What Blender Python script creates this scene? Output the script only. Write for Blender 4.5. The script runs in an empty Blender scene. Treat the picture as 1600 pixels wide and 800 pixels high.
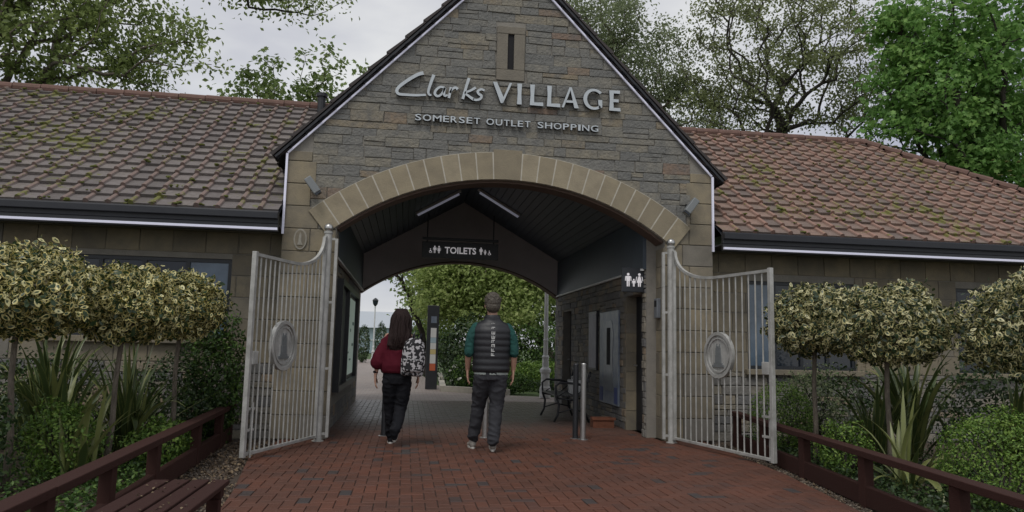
import bpy, bmesh, math, random
import numpy as np
from mathutils import Vector, Matrix, Quaternion
S = bpy.context.scene
C = S.collection
R = math.radians
random.seed(7); NR = np.random.RandomState(7)

# ------------------------------------------------------------------ camera
cam_d = bpy.data.cameras.new('camera'); cam = bpy.data.objects.new('camera', cam_d); C.objects.link(cam)
cam.location = (0, 0, 1.25)
cam.matrix_world = Matrix.Translation((0, 0, 1.25)) @ Matrix.Rotation(R(-8), 4, 'Z') @ Matrix.Rotation(R(97), 4, 'X') @ Matrix.Rotation(R(1.3), 4, 'Z')
cam_d.sensor_width = 36; cam_d.lens = 36 * 1150 / 1600; cam_d.clip_end = 2000; cam_d.clip_start = 0.05
S.camera = cam
# ------------------------------------------------------------------ world: overcast sky
SUN_EL, SUN_AZ = 58, 205       # azimuth, clockwise from +Y
W = bpy.data.worlds.new('World'); S.world = W; W.use_nodes = True
nt = W.node_tree; nt.nodes.clear()
out = nt.nodes.new('ShaderNodeOutputWorld'); bg = nt.nodes.new('ShaderNodeBackground')
sky = nt.nodes.new('ShaderNodeTexSky'); sky.sky_type = 'NISHITA'; sky.sun_disc = False
sky.sun_elevation = R(SUN_EL); sky.sun_rotation = R(SUN_AZ)
tc = nt.nodes.new('ShaderNodeTexCoord'); mp = nt.nodes.new('ShaderNodeMapping'); mp.inputs['Scale'].default_value = (1.0, 1.0, 2.6)
ns = nt.nodes.new('ShaderNodeTexNoise'); ns.inputs['Scale'].default_value = 2.4; ns.inputs['Detail'].default_value = 5; ns.inputs['Roughness'].default_value = .5
rp = nt.nodes.new('ShaderNodeValToRGB'); rp.color_ramp.elements[0].position = .36; rp.color_ramp.elements[1].position = .60
rp.color_ramp.elements[0].color = (.55, .56, .65, 1); rp.color_ramp.elements[1].color = (.98, .98, .97, 1)
sc = nt.nodes.new('ShaderNodeVectorMath'); sc.operation = 'SCALE'; sc.inputs['Scale'].default_value = 5.9
mx = nt.nodes.new('ShaderNodeMix'); mx.data_type = 'RGBA'; mx.inputs['Factor'].default_value = .90
L = nt.links.new
L(tc.outputs['Generated'], mp.inputs['Vector']); L(mp.outputs[0], ns.inputs['Vector']); L(ns.outputs['Fac'], rp.inputs['Fac'])
L(rp.outputs['Color'], sc.inputs[0]); L(sky.outputs[0], mx.inputs['A']); L(sc.outputs[0], mx.inputs['B'])
L(mx.outputs['Result'], bg.inputs['Color']); bg.inputs['Strength'].default_value = .14; L(bg.outputs[0], out.inputs['Surface'])
sd = bpy.data.lights.new('sun', 'SUN'); sun = bpy.data.objects.new('sun', sd); C.objects.link(sun)
sd.energy = 1.3; sd.angle = R(22); sd.color = (1, .96, .9)
az, el = R(SUN_AZ), R(SUN_EL)
sun.rotation_euler = Vector((math.sin(az)*math.cos(el), math.cos(az)*math.cos(el), math.sin(el))).to_track_quat('Z', 'Y').to_euler()
S.view_settings.view_transform = 'Standard'; S.view_settings.look = 'None'; S.view_settings.exposure = 0.02; S.view_settings.gamma = 1
S.view_settings.use_curve_mapping = False
S.render.engine = 'CYCLES'

# ------------------------------------------------------------------ materials
def mat(name, col, rough=.7, metal=0, spec=.5, noise=0, nscale=6, bump=0, bscale=40, col2=None, rnd=None, emit=None, trans=0, attr='rnd', stretch=None, coat=0):
    """principled; rnd = list of (pos, colour) looked up by the per-element attribute; noise blends towards col2"""
    m = bpy.data.materials.new(name); m.use_nodes = True; t = m.node_tree; n = t.nodes; l = t.links.new
    p = n['Principled BSDF']; p.inputs['Roughness'].default_value = rough; p.inputs['Metallic'].default_value = metal
    p.inputs['Specular IOR Level'].default_value = spec
    p.inputs['Coat Weight'].default_value = coat
    src = None
    tcn = n.new('ShaderNodeTexCoord'); mpn = n.new('ShaderNodeMapping'); l(tcn.outputs['Object'], mpn.inputs['Vector'])
    if stretch: mpn.inputs['Scale'].default_value = stretch
    if rnd:
        a = n.new('ShaderNodeAttribute'); a.attribute_name = attr
        r = n.new('ShaderNodeValToRGB'); r.color_ramp.interpolation = 'LINEAR'
        while len(r.color_ramp.elements) < len(rnd): r.color_ramp.elements.new(.5)
        for e, (q, c) in zip(r.color_ramp.elements, rnd): e.position = q; e.color = (*c, 1)
        l(a.outputs['Fac'], r.inputs['Fac']); src = r.outputs['Color']
    if noise:
        nz = n.new('ShaderNodeTexNoise'); nz.inputs['Scale'].default_value = nscale; nz.inputs['Detail'].default_value = 6; nz.inputs['Roughness'].default_value = .65
        l(mpn.outputs[0], nz.inputs['Vector'])
        rr = n.new('ShaderNodeMapRange'); rr.inputs['From Min'].default_value = .38; rr.inputs['From Max'].default_value = .68
        rr.inputs['To Max'].default_value = noise; l(nz.outputs['Fac'], rr.inputs['Value'])
        x = n.new('ShaderNodeMix'); x.data_type = 'RGBA'; l(rr.outputs[0], x.inputs['Factor'])
        if src: l(src, x.inputs['A'])
        else: x.inputs['A'].default_value = (*col, 1)
        x.inputs['B'].default_value = (*(col2 or [c*.45 for c in col]), 1); src = x.outputs['Result']
    if src: l(src, p.inputs['Base Color'])
    else: p.inputs['Base Color'].default_value = (*col, 1)
    if bump:
        bn = n.new('ShaderNodeTexNoise'); bn.inputs['Scale'].default_value = bscale; bn.inputs['Detail'].default_value = 5
        l(mpn.outputs[0], bn.inputs['Vector']); b = n.new('ShaderNodeBump'); b.inputs['Strength'].default_value = bump; b.inputs['Distance'].default_value = .02
        l(bn.outputs['Fac'], b.inputs['Height']); l(b.outputs[0], p.inputs['Normal'])
    if emit: p.inputs['Emission Color'].default_value = (*emit[0], 1); p.inputs['Emission Strength'].default_value = emit[1]
    if trans:
        tr = n.new('ShaderNodeBsdfTranslucent'); ms = n.new('ShaderNodeMixShader'); ms.inputs[0].default_value = trans
        if src: l(src, tr.inputs['Color'])
        else: tr.inputs['Color'].default_value = (*col, 1)
        l(p.outputs[0], ms.inputs[1]); l(tr.outputs[0], ms.inputs[2]); l(ms.outputs[0], n['Material Output'].inputs['Surface'])
    return m
M = {}
M['signwhite'] = None
M['rubble'] = mat('rubble stone', (.2,.2,.2), .9, noise=.75, nscale=6, col2=(.125,.128,.125), bump=1, bscale=30,
    rnd=[(0,(.165,.165,.155)),(.3,(.20,.196,.178)),(.6,(.228,.215,.18)),(.82,(.245,.222,.172)),(.95,(.26,.215,.15)),(1,(.22,.155,.115))])
M['mortar'] = mat('mortar', (.25,.235,.205), .95, noise=.6, nscale=5, col2=(.17,.16,.145), bump=.3)
M['ashlar'] = mat('ashlar stone', (.3,.26,.18), .85, noise=.7, nscale=3.2, col2=(.13,.12,.10), bump=.25, bscale=60,
    rnd=[(0,(.19,.165,.12)),(.5,(.25,.215,.15)),(.85,(.285,.24,.16)),(1,(.20,.19,.17))])
M['joint'] = mat('pale joint', (.48,.45,.38), .9, noise=.4, nscale=8, col2=(.24,.22,.18))
M['surround'] = mat('slit surround stone', (.2,.18,.145), .9, noise=.5, nscale=5, col2=(.13,.12,.10), bump=.3)
M['voussoir'] = mat('arch stone', (.33,.27,.17), .85, noise=.5, nscale=4, col2=(.17,.145,.105), bump=.25, bscale=60,
    rnd=[(0,(.25,.215,.15)),(.6,(.31,.265,.18)),(1,(.34,.295,.21))])
M['grey_rubble'] = mat('grey wall stone', (.17,.165,.15), .9, noise=.5, nscale=9, col2=(.09,.085,.08), bump=.6, bscale=30,
    rnd=[(0,(.15,.15,.15)),(.5,(.22,.21,.19)),(.85,(.28,.25,.19)),(1,(.29,.22,.15))])
M['soffit_band'] = mat('brown arch lining', (.13,.085,.065), .7, noise=.4, nscale=5)
M['ceiling'] = mat('dark blue ceiling boards', (.06,.08,.105), .5, noise=.5, nscale=3, col2=(.04,.052,.068))
M['plaster'] = mat('grey brown plaster', (.52,.47,.46), .85, noise=.5, nscale=3, col2=(.40,.36,.355), bump=.1)
M['black'] = mat('black painted metal', (.018,.02,.024), .42, noise=.4, nscale=8, col2=(.035,.037,.04))
M['fascia'] = mat('black fascia', (.014,.016,.022), .5, noise=.35, nscale=4, col2=(.03,.032,.038))
M['led'] = mat('pale light strip', (.72,.72,.86), .35, emit=((.8,.82,1),.10))
M['white'] = mat('white paint', (.62,.63,.62), .5, noise=.3, nscale=6, col2=(.42,.42,.4))
M['lettermat'] = mat('brushed pale metal', (.50,.54,.56), .38, metal=.35, noise=.2, nscale=10)
M['signwhite'] = mat('lit white sign face', (.8,.78,.8), .5, emit=((1,.96,1),.22))
M['letterside'] = mat('dark letter return', (.03,.032,.04), .5)
M['gate'] = mat('galvanised gate paint', (.46,.46,.44), .5, metal=.1, noise=.8, nscale=7, col2=(.26,.26,.24), bump=.05)
M['steel'] = mat('brushed steel', (.5,.5,.49), .33, metal=.85, noise=.4, nscale=14, col2=(.3,.3,.29))
M['timber'] = mat('dark red stained timber', (.045,.020,.016), .8, spec=.2, noise=.7, nscale=5, col2=(.045,.018,.015), bump=.35, bscale=25, stretch=(8,1,8))
M['seat_timber'] = mat('maroon bench timber', (.042,.018,.015), .8, spec=.2, noise=.7, nscale=5, col2=(.04,.017,.014), bump=.3, bscale=25, stretch=(10,1,10))
M['glass'] = mat('window glass', (.015,.022,.032), .04, spec=.55)
M['reflection_pane'] = mat('pane with painted pale blue reflection', (.13,.19,.26), .15, spec=.7, noise=.8, nscale=2, col2=(.05,.08,.12))  # sky reflection put into the base colour, for the brighter panes
M['frame'] = mat('dark window frame', (.022,.026,.032), .45)
M['inner'] = mat('dark interior', (.012,.012,.014), .9)
M['door'] = mat('dark door', (.012,.014,.02), .5)
M['bark'] = mat('bark', (.19,.16,.125), .9, noise=.7, nscale=8, col2=(.05,.04,.03), bump=.8, bscale=25, stretch=(4,4,1))
M['darkbark'] = mat('dark bark', (.05,.042,.034), .9, noise=.6, nscale=8, col2=(.025,.02,.018), bump=.8, bscale=25, stretch=(4,4,1))
def leafm(name, ramp, trans=.5, rough=.5): return mat(name, ramp[0][1], rough, rnd=ramp, trans=trans, spec=.35)
M['leaf_big'] = leafm('lime leaf', [(0,(.12,.16,.06)),(.5,(.24,.31,.10)),(1,(.42,.50,.18))])
M['leaf_young'] = leafm('young leaf', [(0,(.17,.23,.08)),(.6,(.30,.41,.14)),(1,(.46,.54,.24))])
M['leaf_grey'] = leafm('grey green leaf', [(0,(.16,.20,.11)),(.6,(.25,.30,.16)),(1,(.36,.40,.22))])
M['leaf_brown'] = leafm('bronze spring leaf', [(0,(.13,.14,.07)),(.6,(.24,.28,.12)),(1,(.34,.38,.17))])
M['leaf_maple'] = leafm('maple leaf', [(0,(.11,.23,.06)),(.5,(.22,.41,.11)),(1,(.40,.60,.18))])
M['leaf_weep'] = leafm('pale green leaf', [(0,(.17,.23,.07)),(.5,(.36,.46,.15)),(1,(.60,.66,.28))])
M['leaf_dark'] = leafm('evergreen leaf', [(0,(.02,.04,.015)),(.6,(.04,.075,.025)),(1,(.085,.13,.04))], .2, .4)
M['leaf_box'] = leafm('box leaf', [(0,(.06,.12,.022)),(.5,(.12,.22,.035)),(1,(.24,.35,.07))], .25)
M['leaf_laurel'] = leafm('climber leaf', [(0,(.022,.048,.012)),(.5,(.05,.105,.022)),(1,(.13,.22,.045))], .25)
M['petal'] = mat('white petal', (.72,.72,.66), .6, trans=.2)
M['pink'] = mat('pink petal', (.7,.2,.24), .6, trans=.2)
def edge_leaf(name, inner, outer, lo, hi, outer2, rough=.35, rsh=0):
    m = bpy.data.materials.new(name); m.use_nodes = True; t = m.node_tree; n = t.nodes; l = t.links.new
    p = n['Principled BSDF']; p.inputs['Roughness'].default_value = rough
    a = n.new('ShaderNodeAttribute'); a.attribute_name = 'edge'; b = n.new('ShaderNodeAttribute'); b.attribute_name = 'rnd'
    tcn = n.new('ShaderNodeTexCoord'); nz = n.new('ShaderNodeTexNoise'); nz.inputs['Scale'].default_value = 60; l(tcn.outputs['Object'], nz.inputs['Vector'])
    s = n.new('ShaderNodeMath'); s.operation = 'MULTIPLY_ADD'; l(nz.outputs['Fac'], s.inputs[0]); s.inputs[1].default_value = .9; l(a.outputs['Fac'], s.inputs[2])
    s0 = s; s = n.new('ShaderNodeMath'); s.operation = 'MULTIPLY_ADD'; l(b.outputs['Fac'], s.inputs[0]); s.inputs[1].default_value = rsh; l(s0.outputs[0], s.inputs[2])
    r = n.new('ShaderNodeMapRange'); r.inputs['From Min'].default_value = lo; r.inputs['From Max'].default_value = hi; l(s.outputs[0], r.inputs['Value'])
    o = n.new('ShaderNodeMix'); o.data_type = 'RGBA'; l(b.outputs['Fac'], o.inputs['Factor']); o.inputs['A'].default_value = (*outer, 1); o.inputs['B'].default_value = (*outer2, 1)
    x = n.new('ShaderNodeMix'); x.data_type = 'RGBA'; l(r.outputs[0], x.inputs['Factor']); x.inputs['A'].default_value = (*inner, 1); l(o.outputs['Result'], x.inputs['B'])
    l(x.outputs['Result'], p.inputs['Base Color'])
    tr = n.new('ShaderNodeBsdfTranslucent'); ms = n.new('ShaderNodeMixShader'); ms.inputs[0].default_value = .2
    l(x.outputs['Result'], tr.inputs['Color']); l(p.outputs[0], ms.inputs[1]); l(tr.outputs[0], ms.inputs[2]); l(ms.outputs[0], n['Material Output'].inputs['Surface'])
    return m
M['holly'] = edge_leaf('variegated holly leaf', (.03,.06,.022), (.66,.50,.07), 1.48, 1.70, (.72,.68,.36), rsh=.8)
M['holly_grey'] = edge_leaf('silver variegated holly leaf', (.032,.055,.025), (.52,.46,.10), 1.50, 1.74, (.66,.62,.36), rsh=.8)
M['phormium'] = edge_leaf('sword leaf', (.06,.09,.03), (.22,.24,.07), 1.15, 1.35, (.11,.14,.04), .4)
M['phormium_y'] = edge_leaf('yellow sword leaf', (.20,.225,.075), (.08,.11,.04), 1.1, 1.3, (.28,.29,.13), .4)
# people
M['skin'] = mat('skin', (.42,.25,.18), .55, noise=.25, nscale=9, col2=(.34,.17,.12))
M['hair_dark'] = mat('dark brown hair', (.020,.010,.009), .6, spec=.25, noise=.6, nscale=30, col2=(.028,.016,.014), bump=.6, bscale=60, stretch=(5,5,.6))
M['hair_grey'] = mat('greying brown hair', (.05,.04,.03), .6, noise=.8, nscale=40, col2=(.13,.115,.09), bump=.8, bscale=70)
M['maroon'] = mat('maroon cloth', (.085,.009,.018), .85, spec=.15, noise=.5, nscale=7, col2=(.06,.004,.012), bump=.6, bscale=9)
M['black_cloth'] = mat('black cloth', (.010,.011,.014), .85, spec=.15, noise=.5, nscale=8, col2=(.022,.022,.026), bump=.4, bscale=9)
M['vest'] = mat('black quilted nylon', (.012,.013,.016), .5, noise=.4, nscale=8, col2=(.022,.023,.028), bump=.2, bscale=16)
M['teal'] = mat('dark teal cloth', (.008,.068,.058), .85, noise=.5, nscale=9, col2=(.005,.035,.033), bump=.5, bscale=12)
M['greytrouser'] = mat('charcoal trousers', (.045,.046,.052), .9, spec=.15, noise=.5, nscale=9, col2=(.025,.026,.03), bump=.5, bscale=10)
M['shoe'] = mat('grey shoe', (.30,.28,.25), .7, noise=.4, nscale=14)
M['sole'] = mat('white sole', (.55,.54,.5), .6)
M['pale_cloth'] = mat('pale hem cloth', (.32,.36,.34), .8)

# ------------------------------------------------------------------ mesh helpers
def props(o, label=None, cat=None, group=None, kind=None):
    for k, v in (('label', label), ('category', cat), ('group', group), ('kind', kind)):
        if v: o[k] = v
    return o
def empty(name, label, cat, loc=(0,0,0), group=None):
    o = bpy.data.objects.new(name, None); C.objects.link(o); o.location = loc; o.empty_display_size = .2
    bpy.context.view_layer.update() if False else None
    return props(o, label, cat, group)
class MB:
    def __init__(s): s.v = []; s.f = []; s.mi = []; s.r = []; s.ed = []; s.m = 0; s.c = .5
    def add(s, vs, fs, ed=None):
        b = len(s.v); s.v += [tuple(v) for v in vs]
        s.ed += (ed or [0]*len(vs)); s.r += [s.c]*len(vs)
        for f in fs: s.f.append(tuple(b+i for i in f)); s.mi.append(s.m)
        return s
    def box(s, x0, x1, y0, y1, z0, z1):
        return s.add([(x0,y0,z0),(x1,y0,z0),(x1,y1,z0),(x0,y1,z0),(x0,y0,z1),(x1,y0,z1),(x1,y1,z1),(x0,y1,z1)],
                     [(0,3,2,1),(4,5,6,7),(0,1,5,4),(1,2,6,5),(2,3,7,6),(3,0,4,7)])
    def bar(s, a, b, w, h, up=(0,0,1)):
        a, b = Vector(a), Vector(b); d = (b-a).normalized(); x = d.cross(Vector(up))
        if x.length < 1e-4: x = d.cross(Vector((1,0,0)))
        x.normalize(); y = x.cross(d); vs = []
        for p in (a, b):
            for i, j in ((-1,-1),(1,-1),(1,1),(-1,1)): vs.append(p + x*(i*w/2) + y*(j*h/2))
        return s.add(vs, [(3,2,1,0),(4,5,6,7),(0,1,5,4),(1,2,6,5),(2,3,7,6),(3,0,4,7)])
    def tube(s, pts, rad, n=8, cap=True):
        pts = [Vector(p) for p in pts]
        if not hasattr(rad, '__len__'): rad = [rad]*len(pts)
        vs = []; fs = []; prev = None
        for i, p in enumerate(pts):
            d = (pts[min(i+1,len(pts)-1)] - pts[max(i-1,0)]).normalized()
            if prev is None: x = d.cross(Vector((0,0,1)) if abs(d.z) < .9 else Vector((1,0,0))).normalized()
            else: x = (prev - d*prev.dot(d)).normalized()
            prev = x; y = d.cross(x)
            for k in range(n):
                a = 2*math.pi*k/n; vs.append(p + (x*math.cos(a) + y*math.sin(a))*rad[i])
        for i in range(len(pts)-1):
            for k in range(n): fs.append((i*n+k, i*n+(k+1)%n, (i+1)*n+(k+1)%n, (i+1)*n+k))
        if cap: fs.append(tuple(range(n))[::-1]); fs.append(tuple((len(pts)-1)*n+k for k in range(n)))
        return s.add(vs, fs)
    def lathe(s, prof, loc=(0,0,0), n=24):
        vs = []; fs = []
        for (r, z) in prof:
            for k in range(n):
                a = 2*math.pi*k/n; vs.append((loc[0]+r*math.cos(a), loc[1]+r*math.sin(a), loc[2]+z))
        for i in range(len(prof)-1):
            for k in range(n): fs.append((i*n+k, i*n+(k+1)%n, (i+1)*n+(k+1)%n, (i+1)*n+k))
        fs.append(tuple(range(n))[::-1]); fs.append(tuple((len(prof)-1)*n+k for k in range(n)))
        return s.add(vs, fs)
    def ball(s, c, r, n=12, m=8, sc=(1,1,1)):
        return s.lathe([(max(1e-4, math.sin(math.pi*i/m))*r, -math.cos(math.pi*i/m)*r) for i in range(m+1)], (0,0,0), n) if False else s._ball(c, r, n, m, sc)
    def _ball(s, c, r, n, m, sc):
        vs = [(c[0],c[1],c[2]-r*sc[2])]; fs = []
        for i in range(1, m):
            t = math.pi*i/m
            for k in range(n):
                a = 2*math.pi*k/n; vs.append((c[0]+r*sc[0]*math.sin(t)*math.cos(a), c[1]+r*sc[1]*math.sin(t)*math.sin(a), c[2]-r*sc[2]*math.cos(t)))
        vs.append((c[0],c[1],c[2]+r*sc[2])); e = len(vs)-1
        for k in range(n):
            fs.append((0, 1+(k+1)%n, 1+k)); fs.append((e, e-n+k, e-n+(k+1)%n))
            for i in range(m-2): fs.append((1+i*n+k, 1+i*n+(k+1)%n, 1+(i+1)*n+(k+1)%n, 1+(i+1)*n+k))
        return s.add(vs, fs)
    def prism(s, poly, fn, d0, d1):
        """poly in (u,v); fn(u,v,d) -> point"""
        n = len(poly); vs = [fn(u,v,d0) for u,v in poly] + [fn(u,v,d1) for u,v in poly]
        fs = [tuple(range(n)), tuple(range(n,2*n))[::-1]] + [(i,(i+1)%n+n*0,(i+1)%n+n,i+n)[::-1] for i in range(n)]
        return s.add(vs, fs)
    def build(s, name, mats, parent=None, smooth=False, bevel=0, fix=True):
        me = bpy.data.meshes.new(name); me.from_pydata(s.v, [], s.f)
        if not isinstance(mats, (list, tuple)): mats = [mats]
        for m in mats: me.materials.append(M[m] if isinstance(m, str) else m)
        if len(mats) > 1: me.polygons.foreach_set('material_index', s.mi)
        a = me.attributes.new('rnd', 'FLOAT', 'POINT'); a.data.foreach_set('value', s.r)
        if any(s.ed): a = me.attributes.new('edge', 'FLOAT', 'POINT'); a.data.foreach_set('value', s.ed)
        if fix:
            bm = bmesh.new(); bm.from_mesh(me); bmesh.ops.recalc_face_normals(bm, faces=bm.faces); bm.to_mesh(me); bm.free()
        if smooth: me.polygons.foreach_set('use_smooth', [True]*len(me.polygons))
        me.update(); o = bpy.data.objects.new(name, me); C.objects.link(o)
        if bevel:
            b = o.modifiers.new('bevel', 'BEVEL'); b.width = bevel; b.segments = 2; b.limit_method = 'ANGLE'
        if parent is not None: att(o, parent)
        return o
def kid(o, parent):        # parent whose children are built in its own local space
    o.parent = parent; return o
def att(o, parent):
    o.parent = parent
    w = Matrix.Identity(4); q = parent
    while q is not None: w = Matrix.Translation(q.location) @ q.rotation_euler.to_matrix().to_4x4() @ w if q.parent is None else w; q = q.parent
    o.matrix_parent_inverse = w.inverted() if parent.parent is None else Matrix.Identity(4)
    if parent.parent is not None and parent.type == 'MESH': o.matrix_parent_inverse = Matrix.Identity(4)
    return o
def hxz(Y, out=-1):      # vertical plane facing -Y
    return lambda u, v, d: (u, Y + out*d, v)
def hyz(X, out):          # vertical plane facing +-X
    return lambda u, v, d: (X + out*d, u, v)
def clip_convex(poly, cp):
    for i in range(len(cp)):
        a, b = cp[i], cp[(i+1)%len(cp)]; o = []
        side = lambda p: (b[0]-a[0])*(p[1]-a[1]) - (b[1]-a[1])*(p[0]-a[0])
        for j in range(len(poly)):
            p, q = poly[j], poly[(j+1)%len(poly)]; sp, sq = side(p), side(q)
            if sp >= 0: o.append(p)
            if sp*sq < 0: t = sp/(sp-sq); o.append((p[0]+(q[0]-p[0])*t, p[1]+(q[1]-p[1])*t))
        poly = o
        if len(poly) < 3: return []
    return poly
def stones(mb, fn, u0, u1, v0, v1, course=(.05,.14), length=(.12,.5), joint=.006, depth=.022, clip=None, holes=(), skip=None, jit=.004, stagger=False, dvar=.008):
    v = v0; row = 0
    while v < v1-.02:
        h = random.uniform(*course); h = min(h, v1-v)
        if v1-v-h < .03: h = v1-v
        u = u0 - (random.uniform(0, length[1]) if not stagger else (length[1]/2 if row%2 else 0)); row += 1
        while u < u1:
            l = random.uniform(*length); segs = [(max(u,u0), min(u+l,u1))]; u += l
            for (a0,a1,b0,b1) in holes:
                ns_ = []
                for s0, s1 in segs:
                    if b0 < v+h-.005 and b1 > v+.005 and s0 < a1 and s1 > a0:
                        if s0 < a0: ns_.append((s0, a0))
                        if s1 > a1: ns_.append((a1, s1))
                    else: ns_.append((s0, s1))
                segs = ns_
            for s0, s1 in segs:
                if s1-s0 < .03: continue
                j = lambda: random.uniform(-jit, jit)
                parts = [(v, v+h)]
                if h > .115 and random.random() < .25 and not stagger: k = random.uniform(.4,.6); parts = [(v, v+h*k), (v+h*k, v+h)]
                for w0, w1 in parts:
                    q = joint/2
                    poly = [(s0+q+j(),w0+q+j()),(s1-q+j(),w0+q+j()),(s1-q+j(),w1-q+j()),(s0+q+j(),w1-q+j())]
                    if skip and skip(poly): continue
                    if clip: poly = clip_convex(poly, clip)
                    if len(poly) < 3: continue
                    cx = sum(p[0] for p in poly)/len(poly); cy = sum(p[1] for p in poly)/len(poly)
                    d = depth + random.uniform(-dvar, dvar); n = len(poly)
                    mb.c = random.random()
                    ins = lambda p, k: (p[0]+max(-k,min(k,(cx-p[0])*.3)), p[1]+max(-k,min(k,(cy-p[1])*.3)))
                    vs = [fn(*p, .0) for p in poly] + [fn(*p, d*.7) for p in poly] + [fn(*ins(p,.006), d) for p in poly]
                    fs = [tuple(range(2*n,3*n))]
                    for r_ in range(2): fs += [(r_*n+i, r_*n+(i+1)%n, (r_+1)*n+(i+1)%n, (r_+1)*n+i) for i in range(n)]
                    mb.add(vs, fs)
        v += h
    return mb
def wall_holes(mb, fn, u0, u1, v0, v1, t, holes):
    us = sorted({u0, u1, *[h[0] for h in holes], *[h[1] for h in holes]})
    for a, b in zip(us, us[1:]):
        hs = sorted([(h[2], h[3]) for h in holes if h[0] <= a+1e-6 and h[1] >= b-1e-6]); v = v0
        for h0, h1 in hs + [(v1, v1)]:
            if h0 > v+1e-4: mb.prism([(a,v),(b,v),(b,h0),(a,h0)], fn, 0, -t)
            v = max(v, h1)
    return mb
def text_obj(name, s, h, fn, u, v, depth, mats, parent, width=None, align='LEFT', bold=0):
    """upright text from the built-in font as a mesh on a plane; h = cap height"""
    cu = bpy.data.curves.new('t', 'FONT'); cu.body = s; cu.size = 1; cu.align_x = 'LEFT'; cu.offset = bold; cu.resolution_u = 3
    o = bpy.data.objects.new('t', cu); C.objects.link(o); dg = bpy.context.evaluated_depsgraph_get()
    me = bpy.data.meshes.new_from_object(o.evaluated_get(dg)); bpy.data.objects.remove(o)
    co = [tuple(q.co) for q in me.vertices]; fs = [tuple(p.vertices) for p in me.polygons]; bpy.data.meshes.remove(me)
    if not co: return None, 0
    k = h/.729; x0 = min(c[0] for c in co); x1 = max(c[0] for c in co); kx = k if width is None else width/(x1-x0)
    w = (x1-x0)*kx
    if align == 'CENTER': u -= w/2
    mb = MB(); pts = [(u+(c[0]-x0)*kx, v+c[1]*k) for c in co]
    n = len(pts); ec = {}
    for f in fs:
        for i in range(len(f)): e = (f[i], f[(i+1)%len(f)]); ec[tuple(sorted(e))] = ec.get(tuple(sorted(e)), 0)+1
    mb.add([fn(p[0],p[1],depth) for p in pts] + [fn(p[0],p[1],0) for p in pts], fs)
    b = 0; mb.m = 1 if isinstance(mats, (list,tuple)) and len(mats) > 1 else 0
    for f in fs:
        for i in range(len(f)):
            a, c = f[i], f[(i+1)%len(f)]
            if ec[tuple(sorted((a,c)))] == 1: mb.f.append((a,c,c+n,a+n)); mb.mi.append(mb.m)
    return mb.build(name, mats, parent, fix=True), w
def strips(mb, pts, wid, fn, d0, d1):
    """a stroke of varying width along 2D points, extruded"""
    P = [Vector(p) for p in pts]; Lp, Rp = [], []
    for i, p in enumerate(P):
        d = (P[min(i+1,len(P)-1)]-P[max(i-1,0)]).normalized(); nn = Vector((-d.y, d.x)); w = wid(i/(len(P)-1))/2
        Lp.append(p+nn*w); Rp.append(p-nn*w)
    n = len(P); vs = []
    for q in (d1, d0):
        vs += [fn(p.x,p.y,q) for p in Lp] + [fn(p.x,p.y,q) for p in Rp]
    m0 = mb.m
    mb.add(vs, [(i,i+1,n+i+1,n+i) for i in range(n-1)])
    b = len(mb.v)-4*n; mb.m = 1
    for i in range(n-1):
        for f in ((i,i+1,2*n+i+1,2*n+i), (n+i,n+i+1,3*n+i+1,3*n+i)): mb.f.append(tuple(b+k for k in f)); mb.mi.append(1)
    for f in ((0,n,3*n,2*n),(n-1,2*n-1,4*n-1,3*n-1)): mb.f.append(tuple(b+k for k in f)); mb.mi.append(1)
    mb.m = m0
def smooth_curve(pts, k=6):
    P = [Vector(p) for p in pts]; P = [P[0]*2-P[1]] + P + [P[-1]*2-P[-2]]; o = []
    for i in range(1, len(P)-2):
        for j in range(k):
            t = j/k; a, b, c, d = P[i-1], P[i], P[i+1], P[i+2]
            o.append(.5*((2*b)+(c-a)*t+(2*a-5*b+4*c-d)*t*t+(3*b-a-3*c+d)*t**3))
    return o + [P[-2]]

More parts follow.
